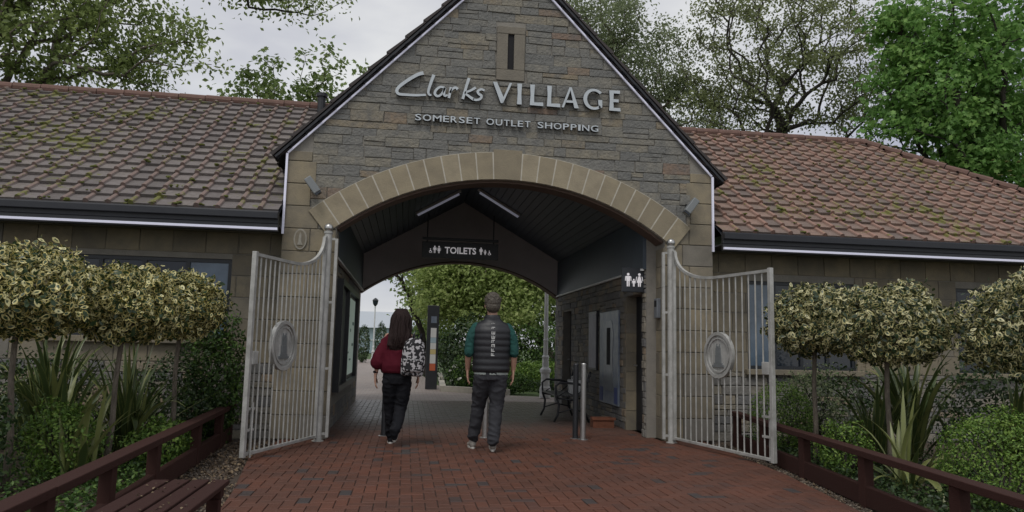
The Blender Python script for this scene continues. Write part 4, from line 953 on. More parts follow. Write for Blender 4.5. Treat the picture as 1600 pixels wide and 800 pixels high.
def in_ells(ells, n, shell=.0):
    w = np.array([e[3]*e[4]*e[5] for e in ells]) if len(ells[0]) > 5 else None; w = w/w.sum(); out_ = []
    idx = NR.choice(len(ells), n, p=w)
    d = unit(NR.normal(0,1,(n,3))); rr = NR.uniform(shell,1,n)**(1/3 if shell == 0 else .6)
    E_ = np.array(ells)[idx]
    return E_[:,:3] + d*rr[:,None]*E_[:,3:6]
def tree(label, base, ells, ncl, per, lsize, clr, lm, bark='bark', cat='tree', r0=.2, kind='rh', aspect=.6, group=None, trunk_top=None, shell=0, name='tree', lean=(0,0), grad=.25, twig=.012, cut=None, lf=.8):
    t = empty(name, label, cat, base, group); b = Vector(base)
    pts = in_ells(ells, ncl, shell)
    if cut is not None: pts = pts[[cut(p) for p in pts]]
    cen = pts.mean(0); tt = trunk_top or cen[2]*.75
    nodes = []; par = []; dep = []
    K = 10
    for i in range(K):
        f = i/(K-1); nodes.append([b.x+(cen[0]-b.x)*f**1.6*lf+NR.normal(0,.04)*(i>0), b.y+(cen[1]-b.y)*f**1.6*lf+NR.normal(0,.04)*(i>0), b.z+(tt-b.z)*f]); par.append(i-1); dep.append(0 if i < K*.5 else (i-K*.5)*.3)
    order = np.argsort(np.linalg.norm(pts-np.array(nodes[-1]), axis=1)); tips = []
    for q in pts[order]:
        A_ = np.array(nodes); d = np.linalg.norm(A_-q, axis=1) + np.maximum(0, A_[:,2]-q[2]+.1)*1.6 + np.array(dep)*.42; d[:int(K*.45)] += 3
        j = int(np.argmin(d)); p0 = A_[j]; L_ = np.linalg.norm(q-p0); m_ = max(2, min(5, int(L_/.35)+1)); side = NR.normal(0,.07*L_,3); side[2] = abs(side[2])*.8
        for s in range(1, m_+1):
            f = s/m_; nodes.append(list(p0+(q-p0)*f+side*math.sin(math.pi*f)+NR.normal(0,.02*L_,3)*(s<m_))); par.append(j if s == 1 else len(nodes)-2); dep.append(dep[j]+L_*f)
        tips.append(len(nodes)-1)
    cnt = np.zeros(len(nodes)); 
    for i in tips: cnt[i] += 1
    for i in range(len(nodes)-1, 0, -1): cnt[par[i]] += cnt[i]
    for i in range(1,K): par[i] = i-1
    rad = np.maximum(r0*(cnt/cnt[0])**.56, twig*.5); rad[0] = r0*1.25
    V = []; F = []; n5 = 6
    A_ = np.array(nodes) - np.array(base); 
    for i in range(1, len(nodes)):
        p, q = A_[par[i]], A_[i]; d = q-p; L_ = np.linalg.norm(d); 
        if L_ < 1e-4: continue
        d = d/L_; x = np.cross(d, [0,0,1] if abs(d[2]) < .9 else [1,0,0]); x /= np.linalg.norm(x); y = np.cross(d, x); bse = len(V)
        ra = min(rad[par[i]], rad[i]*1.5) if par[i] >= K else min(rad[par[i]], rad[i]*(1.15 if i < K else 1.7))
        for P_, r_ in ((p-d*ra*.3, ra), (q+d*rad[i]*.2, rad[i])):
            for k in range(n5): a = 2*math.pi*k/n5; V.append(P_+(x*math.cos(a)+y*math.sin(a))*r_)
        F += [(bse+k, bse+(k+1)%n5, bse+n5+(k+1)%n5, bse+n5+k) for k in range(n5)]
    o = mesh_np('trunk', V, F, bark, t)
    o.data.polygons.foreach_set('use_smooth', [True]*len(F))
    # leaves round each tip
    T_ = A_[tips]; nn = len(T_)*per; C_ = np.repeat(T_, per, 0); off = NR.normal(0,1,(nn,3))*clr*np.array([1,1,.7]); Pl = C_+off
    if cut is not None: Pl = Pl[[cut(p) for p in (Pl + np.array(base))]]; nn = len(Pl)
    cb = np.array([*cen]) - np.array(base); Nn = unit(Pl-cb)*.5 + np.array([0,0,.7])
    r = np.clip(np.repeat(NR.uniform(.1,.9,len(T_)), per)[:nn]*.45 + NR.uniform(0,.55,nn), 0, 1)
    leaves('crown', Pl, lsize, Nn, lm, t, aspect, kind, r, jit=.7)
    return t
def shrub(label, base, rad, n, lsize, lm, cat='shrub', name='shrub', shell=.55, kind='rh', aspect=.55, lumps=.16, group=None, stems=True, cz=None):
    t = empty(name, label, cat, base, group); cz = rad[2]*.85 if cz is None else cz
    d = unit(NR.normal(0,1,(n,3))); ph = NR.uniform(0,6,6)
    lump = 1 + lumps*(np.sin(d[:,0]*5+ph[0])*np.sin(d[:,1]*6+ph[1]) + np.sin(d[:,2]*7+ph[2]+d[:,0]*4)*.7)
    r_ = NR.uniform(shell**3,1,n)**(1/3)*lump*NR.choice([1,1.0,1.06], n)
    P_ = d*r_[:,None]*np.array(rad) + np.array([0,0,cz]); k = P_[:,2] > .01; P_ = P_[k]; d = d[k]
    leaves('foliage', P_, lsize, d+np.array([0,0,.4]), lm, t, aspect, kind, jit=.55)
    m = MB()
    for i in range(7):
        a = random.uniform(0,6.28); q = Vector((math.cos(a)*rad[0]*.55, math.sin(a)*rad[1]*.55, cz+random.uniform(-.1,.5)*rad[2])); m.tube([(q.x*.12,q.y*.12,-.06),(q.x*.5,q.y*.5,q.z*.5),q], [.014,.01,.005], 5)
    kid(m.build('stems','darkbark'), t)
    return t
def holly(label, base, tip, rx, rz, n=3000, grey=False, seed=0):
    """standard tree: bare stem and a wide clipped dome"""
    t = empty('holly_standard', label, 'tree', base, 'clipped variegated holly standards'); top = Vector(tip)-Vector(base)
    m = MB(); m.tube([(0,0,0),(top.x*.3+.015,top.y*.3,top.z*.35),(top.x*.7-.012,top.y*.7,top.z*.7),(top.x,top.y,top.z+.1)], [.034,.028,.025,.024], 8)
    kid(m.build('trunk','bark',smooth=True), t)
    m = MB()
    for i in range(26):
        a = random.uniform(0,6.28); e = random.uniform(-.05,.9); q = top+Vector((math.cos(a)*rx*.8*math.cos(e), math.sin(a)*rx*.8*math.cos(e), .22+math.sin(e)*rz*.8)); m.tube([top+Vector((0,0,.02)), top.lerp(q,.5)+Vector((0,0,.05)), q], [.014,.009,.004], 5)
    kid(m.build('branches','darkbark'), t)
    n = int(n*1.55); d = unit(NR.normal(0,1,(n,3))); ph = NR.uniform(0,6,6)
    lump = 1 + .09*np.sin(d[:,0]*6+ph[0])*np.sin(d[:,1]*6+ph[1]) + .06*np.sin(d[:,2]*8+ph[2]+d[:,1]*5)
    low = np.where(d[:,2] < 0, .75, 1.0)
    r_ = NR.uniform(.25,1,n)**.28*lump*NR.choice([1,.96,1.05,1.12], n)
    P_ = d*r_[:,None]*np.array([rx,rx,rz]); P_[:,2] *= low; P_[:,2] += .30*1
    P_ += np.array(top)
    leaves('crown', P_, .060, d*1.0+np.array([0,0,.35]), 'holly_grey' if grey else 'holly', t, kind='holly', jit=.8, droop=.35)
    return t
def phormium(label, base, n, L_, w, mts, spread=1.0, group='sword leaved phormium clumps', lean=0):
    t = empty('phormium', label, 'plant', base, group)
    groups = {k: ([],[],[],[]) for k in mts}
    for i in range(n):
        k = mts[0] if random.random() < .8 or len(mts) == 1 else mts[1]; V, F, Ed, Rn = groups[k]
        a = random.uniform(0,2*math.pi)+lean*0; tilt = abs(random.gauss(0,.38))*spread; l = L_*random.uniform(.55,1.1); ww = w*random.uniform(.6,1.2)
        hx, hy = math.cos(a), math.sin(a); p = Vector((random.gauss(0,.05),random.gauss(0,.05),0)); ns_ = 9; rn = random.random(); fold = random.random() < .14; bend = random.uniform(.2,1.5)*(.5+tilt)
        tw = random.uniform(-.6,.6)
        side = Vector((-hy*math.cos(tw)+hx*math.sin(tw)*.4, hx*math.cos(tw)+hy*math.sin(tw)*.4, math.sin(tw)*.3)); b0 = len(V)
        for s in range(ns_+1):
            f = s/ns_; ang = tilt + bend*f*f*.9 + (1.6 if fold and f > .6 else 0)
            p = p + Vector((hx*math.sin(ang), hy*math.sin(ang), math.cos(ang)))*(l/ns_)
            if p.z < .01: p.z = .01
            wd = ww*(.55+.9*f*(1-f)*2)*(1 if f < .7 else max(.04,(1-f)/.3)**.7)
            for j, e in ((-1,1),(0,0),(1,1)): V.append(tuple(p+side*(wd*.5*j)+Vector((hx,hy,-.2))*(-.12*wd*(j==0)))); Ed.append(e*(1 if True else 0)); Rn.append(rn)
        for s in range(ns_):
            for j in (0,1): F.append((b0+s*3+j, b0+s*3+j+1, b0+(s+1)*3+j+1, b0+(s+1)*3+j))
    for k,(V,F,Ed,Rn) in groups.items():
        if V: o = mesh_np('blades', V, F, k, t, Rn, Ed); o.data.polygons.foreach_set('use_smooth',[True]*len(F))
    return t
# hollies
holly('wide variegated holly on a bare stem at the far left edge', (-3.28,6.9,-.05), (-3.32,6.9,1.27), .64, .46, 4200)
holly('middle variegated holly standard of the left bed, in front of the window', (-2.80,7.7,-.05), (-2.74,7.7,1.22), .50, .42, 3400)
holly('small rounded variegated holly nearest the left gate', (-2.52,8.7,-.05), (-2.50,8.7,1.27), .46, .42, 2800)
holly('dusky variegated holly nearest the right gate', (4.62,7.95,-.05), (4.66,7.95,1.27), .52, .45, 3300, True)
holly('broad domed variegated holly in the middle of the right bed', (4.98,7.15,-.05), (5.0,7.15,1.22), .62, .47, 4000, True)
holly('tall pale variegated holly at the far right edge', (6.02,6.3,-.05), (6.02,6.3,1.18), .66, .60, 4200, True)
# sword leaved plants
phormium('dense dark green sword leaved clump between the two left hollies', (-3.75,8.6,-.05), 95, 1.35, .06, ['phormium','phormium_y'])
phormium('arching sword leaved clump behind the left fence near the gate', (-2.95,8.6,-.05), 85, 1.15, .05, ['phormium','phormium_y'], 1.25)
phormium('low yellow bladed clump at the front of the left bed', (-2.86,7.2,-.05), 14, .75, .075, ['phormium_y','phormium'], .8)
phormium('tall dark sword leaved clump between the two larger right hollies', (5.95,8.1,-.05), 75, 1.5, .065, ['phormium','phormium_y'])
phormium('pale arching sword leaved clump beside the fence on the right', (4.75,6.55,-.05), 22, .85, .06, ['phormium_y','phormium'], 1.3)
phormium('loose sword leaved clump under the middle holly on the right', (5.35,7.9,-.05), 45, 1.1, .05, ['phormium','phormium_y'], 1.3)
phormium('arching sword leaved clump at the far left edge', (-4.6,8.0,-.05), 50, 1.2, .06, ['phormium','phormium_y'], 1.2)
phormium('broad arching sword leaved clump in the middle of the left bed', (-3.3,8.0,-.05), 60, .95, .06, ['phormium','phormium_y'], 1.4)
phormium('arching sword leaved clump at the far right below the tall pale holly', (6.3,7.0,-.05), 60, 1.05, .055, ['phormium','phormium_y'], 1.3)
# shrubs
shrub('lime green bushy shrub below the far left holly', (-3.05,7.35,-.05), (.36,.34,.40), 2600, .040, 'leaf_box')
shrub('dark leafed rose bush with a pink bloom at the left edge', (-3.55,6.75,-.05), (.42,.40,.50), 1500, .055, 'leaf_dark', name='rose_bush')
ro = [o for o in bpy.data.objects if o.name.startswith('rose_bush')][0]
for (x,y,z,mm) in ((.36,-.36,.30,'pink'),):
    m = MB()
    for i in range(14):
        a = i*2.4; r_ = .012+.002*i; p = Vector((x+math.cos(a)*r_, y+math.sin(a)*r_, z+.02-.0015*i)); m._ball(p, .017, 6, 4, (1,1,.5))
    kid(m.build('bloom', mm), ro)
shrub('tall green climbing shrub against the wall beside the left gate', (-2.38,9.75,-.05), (.42,.25,.92), 4200, .06, 'leaf_laurel', shell=.5)
shrub('dark shrub beneath the small left holly', (-2.75,9.5,-.05), (.65,.35,.62), 2600, .055, 'leaf_dark')
shrub('low green shrub behind the left fence in the corner', (-2.45,8.2,-.05), (.32,.5,.26), 1800, .045, 'leaf_box')
shrub('dark shrub between the sword leaves of the left bed', (-4.3,9.3,-.05), (.9,.4,.6), 3000, .06, 'leaf_dark')
shrub('clipped round box ball beside the right gate', (4.78,9.0,-.05), (.40,.40,.46), 5200, .028, 'leaf_box', shell=.8, lumps=.03, cz=.46)
shrub('fine grey leafed shrub under the hollies by the right window', (5.35,9.2,-.05), (.45,.35,.62), 3000, .035, 'leaf_grey')
shrub('small lime green shrub behind the right fence', (4.62,7.35,-.05), (.30,.30,.34), 1700, .038, 'leaf_box')
shrub('large bright green clipped mound at the far right behind the fence', (5.15,5.85,-.05), (.52,.48,.46), 7500, .030, 'leaf_box', shell=.78, lumps=.05)
shrub('dark evergreen shrub beside the tall right sword leaves', (6.6,7.6,-.05), (.7,.5,.75), 3000, .055, 'leaf_dark')
shrub('dark evergreen shrub behind the middle right holly', (5.7,9.3,-.05), (.8,.4,.62), 2600, .055, 'leaf_dark')
# ground cover, gravel, dry leaves
def scatter(poly_fn, n, size, zr, m, name, label, cat_kind='stuff', aspect=.6, jit=.6, drp=.1):
    P_ = np.array([poly_fn() for _ in range(n)]); P_[:,2] += NR.uniform(*zr, n)
    o = leaves(name, P_, size, np.tile([0,0,1.], (n,1)), m, None, aspect, jit=jit, droop=drp); props(o, label, kind='stuff'); return o
def lbed(): 
    y = random.uniform(4.6,10.1); xf = -1.83-(y-2.8)*.0507; return (xf-.08-abs(random.gauss(0,.9)), y, -.05)
def rbed():
    y = random.uniform(4.2,10.1); xf = 3.45+(y-2.8)*.151; return (xf+.08+abs(random.gauss(0,1.0)), y, -.05)
scatter(lbed, 9000, .045, (0,.13), 'leaf_laurel', 'ground_cover', 'low leafy ground cover in the left bed')
scatter(rbed, 9000, .05, (0,.16), 'leaf_dark', 'ground_cover', 'low leafy ground cover in the right bed')
M['dryleaf'] = mat('dry leaf', (.2,.14,.08), .9, rnd=[(0,(.05,.033,.022)),(.6,(.11,.075,.045)),(1,(.24,.18,.11))])
def lmar():
    y = random.uniform(5.0,9.9); return (random.uniform(-2.15,-1.45+ (.1 if y<7 else -.1)), y, -.035)
def rmar():
    y = random.uniform(4.0,9.9); xf = 3.45+(y-2.8)*.151; xp = np.interp(y,[5.4,7.4,9.95],[3.58,3.9,4.1]); return (random.uniform(xp-.06,max(xp,xf-.03)+.02), y, -.035)
scatter(lambda: (random.uniform(-1.43,-1.05), random.uniform(3.2,4.7), .417), 60, .022, (0,.004), 'dryleaf', 'dry_leaves', 'bits of dry leaf lying on the slatted bench seat')
scatter(lmar, 1500, .04, (0,.03), 'dryleaf', 'dry_leaves', 'dry leaves on the gravel strip left of the paving')
scatter(rmar, 500, .035, (0,.025), 'dryleaf', 'dry_leaves', 'dry leaves on the gravel strip right of the paving')
M['pebble'] = mat('pebble', (.2,.17,.13), .85, rnd=[(0,(.05,.04,.033)),(.6,(.12,.095,.072)),(1,(.24,.20,.155))])
for fn_, n_, lb in ((lmar,2600,'gravel on the strip left of the paving'),(rmar,3200,'gravel on the strip right of the paving')):
    P_ = np.array([fn_() for _ in range(n_)]); sz = NR.uniform(.007,.018,n_)[:,None]; oc = np.array([[1,0,0],[-1,0,0],[0,1,0],[0,-1,0],[0,0,.6],[0,0,-.6]])
    V = (P_[:,None,:] + sz[:,None,:]*(oc[None]*NR.uniform(.7,1.3,(n_,1,3))+NR.normal(0,.15,(n_,6,3)))).reshape(-1,3)
    i = np.arange(n_)[:,None]*6; F = np.concatenate([i+f for f in ([0,2,4],[2,1,4],[1,3,4],[3,0,4],[2,0,5],[1,2,5],[3,1,5],[0,3,5])],1).reshape(-1,3)
    props(mesh_np('gravel', V, F, 'pebble', None, np.repeat(NR.uniform(0,1,n_),6)), lb, kind='stuff')

# ------------------------------------------------------------------ trees
beh = lambda p: p[1] > 13.4 or p[2] > 5.9
tree('large leafy tree overhanging the left roof from behind', (-10.5,16.2,-.06), [(-8.6,15.6,8.1,2.6,1.5,2.1),(-6.6,15.4,7.4,2.0,1.1,1.35),(-9.0,15.4,9.4,3,1.4,1.6),(-5.3,15.4,7.1,1.1,.8,.8)], 430, 52, .12, .22, 'leaf_big', r0=.22, trunk_top=6.2, cut=beh)
tree('tree with thin hanging twigs high above the left ridge', (-9.0,18.5,-.06), [(-4.3,17,9.8,1.5,1,.8),(-3.0,17,9.7,1.5,1,.55),(-2.9,17,9.1,.6,.5,.4)], 80, 34, .12, .24, 'leaf_big', 'darkbark', r0=.09, trunk_top=9.6, lf=.1)
tree('young tree with upright light green shoots left of the gable', (-2.9,18.4,-.06), [(-3.2,18,7.2,1.2,.6,1.1),(-2.4,18,7.6,.8,.5,1.2),(-1.3,18,7.6,.35,.3,1.3),(-4.3,18,6.8,.7,.4,.8)], 130, 15, .13, .13, 'leaf_young', r0=.07, kind='maple', trunk_top=5.2)
tree('soft grey green tree right behind the gable', (7.6,23.5,-.06), [(5.6,22,11.6,1.7,1.6,1.7),(7.2,22,10.2,1.9,1.6,1.6),(8.6,22,8.6,1.4,1.3,1.2),(6.6,22,8.4,1.6,1.2,1.4)], 360, 70, .11, .24, 'leaf_grey', r0=.16, trunk_top=7)
tree('sparse tree with dark branches showing above the right ridge', (11.3,19.8,-.06), [(10.8,19.5,10.3,3.3,2.4,2.6),(9.0,19.5,8.4,1.5,1.4,1.1),(13.2,19.5,8.3,1.2,1.2,1.0)], 420, 46, .105, .18, 'leaf_brown', 'darkbark', r0=.20, trunk_top=6.8, twig=.02)
tree('dense bright green maple over the right end of the roof', (15.5,18.0,-.06), [(14.6,16.8,9.0,2.6,1.3,2.2),(12.7,16.5,7.6,1.4,1.0,1.2),(15.6,16.8,6.6,1.9,1.2,1.4),(13.9,16.6,6.6,1.3,.9,1.0),(11.9,16.6,7.0,.8,.7,.7),(13.2,16.8,9.6,1.6,1.1,1.2)], 400, 48, .15, .21, 'leaf_maple', 'darkbark', r0=.3, kind='maple', trunk_top=6, cut=lambda p: p[1] > 14.6 or p[2] > 6.0)
# beyond the arch
tree('pale green spreading tree seen through the arch', (3.2,27.5,-.06), [(2.2,26.5,3.9,1.9,1.6,1.5),(4.2,26.5,4.0,1.8,1.6,1.6),(1.4,26.5,3.0,1.2,1.2,1.0),(3.2,25.6,2.5,1.4,1.0,.9)], 260, 120, .15, .30, 'leaf_weep', r0=.2, trunk_top=2.6)
tree('taller green tree behind the pale one through the arch', (6.5,32,-.06), [(5.5,31.5,4.5,3,2.2,2.6),(3.0,32,5.4,2.6,2,1.8),(1.5,32,3.0,1.4,1.2,1.4)], 240, 100, .2, .4, 'leaf_young', r0=.25, trunk_top=3)
tree('thin branched tree reaching over the path at the left of the arch view', (.9,31,-.06), [(-.3,29,4.6,1.5,1.2,.7),(-1.6,29,4.5,.9,.8,.45),(.6,29,3.7,.9,.9,.9)], 75, 38, .16, .28, 'leaf_young', 'darkbark', r0=.12, trunk_top=3.2)
shrub('dark evergreen mass behind the totem sign', (2.3,24.2,-.06), (1.3,1.0,1.2), 5200, .13, 'leaf_dark', shell=.6)
shrub('leafy green mass behind the man', (4.7,24.5,-.06), (1.4,1.1,1.2), 5200, .12, 'leaf_laurel', shell=.6)
shrub('low shrub with white flowers right of the totem sign', (1.9,21.6,-.03), (.62,.5,.55), 2200, .09, 'leaf_laurel')
wf = [o for o in bpy.data.objects if o.name.startswith('shrub') and 'white flowers' in o.get('label','')][0]
Pf = unit(NR.normal(0,1,(60,3)))*np.array([.66,.54,.5])+np.array([0,-.05,.5]); Pf = Pf[Pf[:,2] > .25]
for q in Pf[:22]: leaves('flower', np.tile(q,(5,1))+NR.normal(0,.02,(5,3)), .08, np.tile([0,-1.,.4],(5,1)), 'petal', wf, .9)
shrub('long clipped low hedge beyond the right side of the arch', (4.4,21.8,-.03), (1.6,.5,.42), 6500, .07, 'leaf_box', cat='hedge', name='hedge', shell=.75, lumps=.05, cz=.45)
shrub('low leafy border plant in front of the hedge', (2.9,20.3,-.03), (.7,.4,.28), 1800, .07, 'leaf_laurel')
shrub('low dark border plant beside the lamp column', (4.1,19.7,-.03), (.6,.4,.25), 1500, .07, 'leaf_dark')
for (x,y,h,lb) in ((-3.6,50,2.1,'leftmost of the three small clipped conifers far down the path'),(-2.75,49.5,2.4,'middle of the three small clipped conifers far down the path'),(-1.65,50,2.6,'rightmost and tallest of the three clipped conifers far down the path')):
    shrub(lb, (x,y,-.03), (.42,.42,h*.52), 1500, .12, 'leaf_dark', cat='conifer', name='conifer', shell=.8, lumps=.03, group='clipped conifers beside the far path', cz=h*.5)
shrub('far bushy hedge left of the path end', (-7.5,58,-.03), (3.2,1.2,1.3), 3000, .25, 'leaf_laurel', cat='hedge', name='hedge')
shrub('far bushy hedge right of the path end', (1.6,58,-.03), (2.4,1.2,1.5), 3000, .25, 'leaf_laurel', cat='hedge', name='hedge')
# ------------------------------------------------------------------ people
def loft(mb, rings, n=20):
    """rings: (x, y, z, rx, ry) stacked along z, closed with caps"""
    vs = []; fs = []
    for (x,y,z,rx,ry) in rings:
        for k in range(n): a = 2*math.pi*k/n; vs.append((x+rx*math.cos(a), y+ry*math.sin(a), z))
    for i in range(len(rings)-1):
        for k in range(n): fs.append((i*n+k, i*n+(k+1)%n, (i+1)*n+(k+1)%n, (i+1)*n+k))
    fs.append(tuple(range(n))[::-1]); fs.append(tuple((len(rings)-1)*n+k for k in range(n)))
    mb.add(vs, fs)
def limb(mb, pts, rad, n=14):
    mb.tube(smooth_curve3(pts), interp(rad, len(pts)), n); 
    for p, r in ((pts[0],rad[0]),(pts[-1],rad[-1])): mb._ball(p, r, 12, 8, (1,1,1))
def smooth_curve3(pts, k=5):
    P = [Vector(p) for p in pts]; P = [P[0]*2-P[1]] + P + [P[-1]*2-P[-2]]; o = []
    for i in range(1, len(P)-2):
        for j in range(k):
            t = j/k; a, b, c, d = P[i-1], P[i], P[i+1], P[i+2]; o.append(.5*((2*b)+(c-a)*t+(2*a-5*b+4*c-d)*t*t+(3*b-a-3*c+d)*t**3))
    return o + [P[-2]]
def interp(rad, n, k=5):
    o = []
    for i in range(n-1):
        for j in range(k): o.append(rad[i]+(rad[i+1]-rad[i])*j/k)
    return o + [rad[-1]]
from mathutils import noise as MN
WR = {'trousers': (.0075, (9,9,16)), 'top': (.009, (9,9,7)), 'sleeve': (.006, (16,16,22)), 'coat': (.008,(9,9,7))}
def fuse(mb, name, m, parent, voxel=.009, smooth=3, post=None):
    o = mb.build('tmp', m); r = o.modifiers.new('r','REMESH'); r.mode = 'VOXEL'; r.voxel_size = voxel
    s = o.modifiers.new('s','SMOOTH'); s.factor = .5; s.iterations = smooth
    dg = bpy.context.evaluated_depsgraph_get(); dg.update(); me = bpy.data.meshes.new_from_object(o.evaluated_get(dg)); me.name = name
    bpy.data.objects.remove(o); me.polygons.foreach_set('use_smooth', [True]*len(me.polygons))
    if not me.materials: me.materials.append(M[m])
    if post: 
        for v in me.vertices: v.co = post(v.co.copy())
    if name in WR:
        a, sc_ = WR[name]
        ns_ = [v.normal.copy() for v in me.vertices]
        for v, n_ in zip(me.vertices, ns_):
            c = v.co; k = 1 + (1.2*math.exp(-((c.z-.16)/.1)**2)+.6*math.exp(-((c.z-.5)/.08)**2) if name == 'trousers' else 0)
            v.co = c + n_*(a*k*(1-2*abs(MN.noise(Vector((c.x*sc_[0]+c.z*3, c.y*sc_[1], c.z*sc_[2]))))-.3))
    q = bpy.data.objects.new(name, me); C.objects.link(q); kid(q, parent); return q
def hand(mb, w, s, fwd=.0):
    """hanging relaxed hand; w wrist, s side (+1 right): palm faces the thigh, thumb forward"""
    w = Vector(w); loft(mb, [(w.x,w.y,w.z+.02,.02,.027),(w.x,w.y+.002,w.z-.03,.016,.036),(w.x-s*.002,w.y+.004,w.z-.085,.015,.042),(w.x-s*.004,w.y+.004,w.z-.10,.012,.040)], 12)
    for i, (yo, l) in enumerate(((.034,.07),(.011,.082),(-.012,.076),(-.034,.058))):
        b = w+Vector((-s*.003, yo, -.092)); c = b+Vector((-s*.004, .004*(1.5-i), -l*.5)); d = c+Vector((-s*.02, .002*(1.5-i), -l*.42)); mb.tube([b,c,d],[.0085,.008,.0065],8); mb._ball(d,.0066,8,6,(1,1,1)); mb._ball(c,.008,8,6,(1,1,1))
    b = w+Vector((-s*.004,.03,-.035)); c = b+Vector((-s*.012,.028,-.035)); d = c+Vector((-s*.008,.004,-.03)); mb.tube([b,c,d],[.012,.0095,.0075],8); mb._ball(d,.0076,8,6,(1,1,1)); mb._ball(c,.0095,8,6,(1,1,1))
def head(mb, c, r, yaw=0):
    c = Vector(c); mb._ball(c+Vector((0,-.006,.018)), r, 20, 14, (.80,1.0,.98)); mb._ball(c+Vector((0,.022,-.045)), r*.74, 16, 12, (.80,.92,1.0))
    mb._ball(c+Vector((0,.105*r/.1,-.02)), .014, 8, 6, (.8,1.1,1.6))                     # nose
    for s in (-1,1):
        mb._ball(c+Vector((s*r*.80,-.006,-.012)), .02, 10, 8, (.35,.8,1.5))       # ears
        mb._ball(c+Vector((s*.03,.085*r/.1,.012)), .013, 8, 6, (1.2,.6,.7))         # brow over the eye
    mb._ball(c+Vector((0,.093*r/.1,-.065)), .014, 8, 6, (1.7,.5,.5))                 # mouth
def shoe(mb, ankle, pitch=0, L_=.27, yaw=0):
    a = Vector(ankle); Rm = Matrix.Rotation(yaw,3,'Z') @ Matrix.Rotation(-pitch,3,'X')
    t0 = len(mb.v); mb._ball((0,-.02,.045), .05, 14, 8, (.78,1.0,.95)); mb._ball((0,.07,.035), .05, 14, 8, (.85,1.6,.72)); mb._ball((0,.145,.026), .045, 14, 8, (.98,1.1,.62))
    mb.tube([(0,-.02,.05),(0,-.022,.105)], [.044,.042], 12)
    mb.v[t0:] = [tuple(a + Rm @ (Vector(v)-Vector((0,-.02,.09)))) for v in mb.v[t0:]]
def sole(ankle, pitch, yaw, m, parent):
    a = Vector(ankle); Rm = Matrix.Rotation(yaw,3,'Z') @ Matrix.Rotation(-pitch,3,'X'); pr = []
    for k in range(24):
        t = 2*math.pi*k/24; y = .065+.135*math.cos(t); x = (.041+.006*math.cos(t))*math.sin(t); pr.append((x,y))
    mb = MB(); f = lambda u,v,d: tuple(a + Rm @ (Vector((u,v,d))-Vector((0,-.02,.09)))); mb.prism(pr, f, -.008, .016); return kid(mb.build('sole', m, bevel=.003), parent)

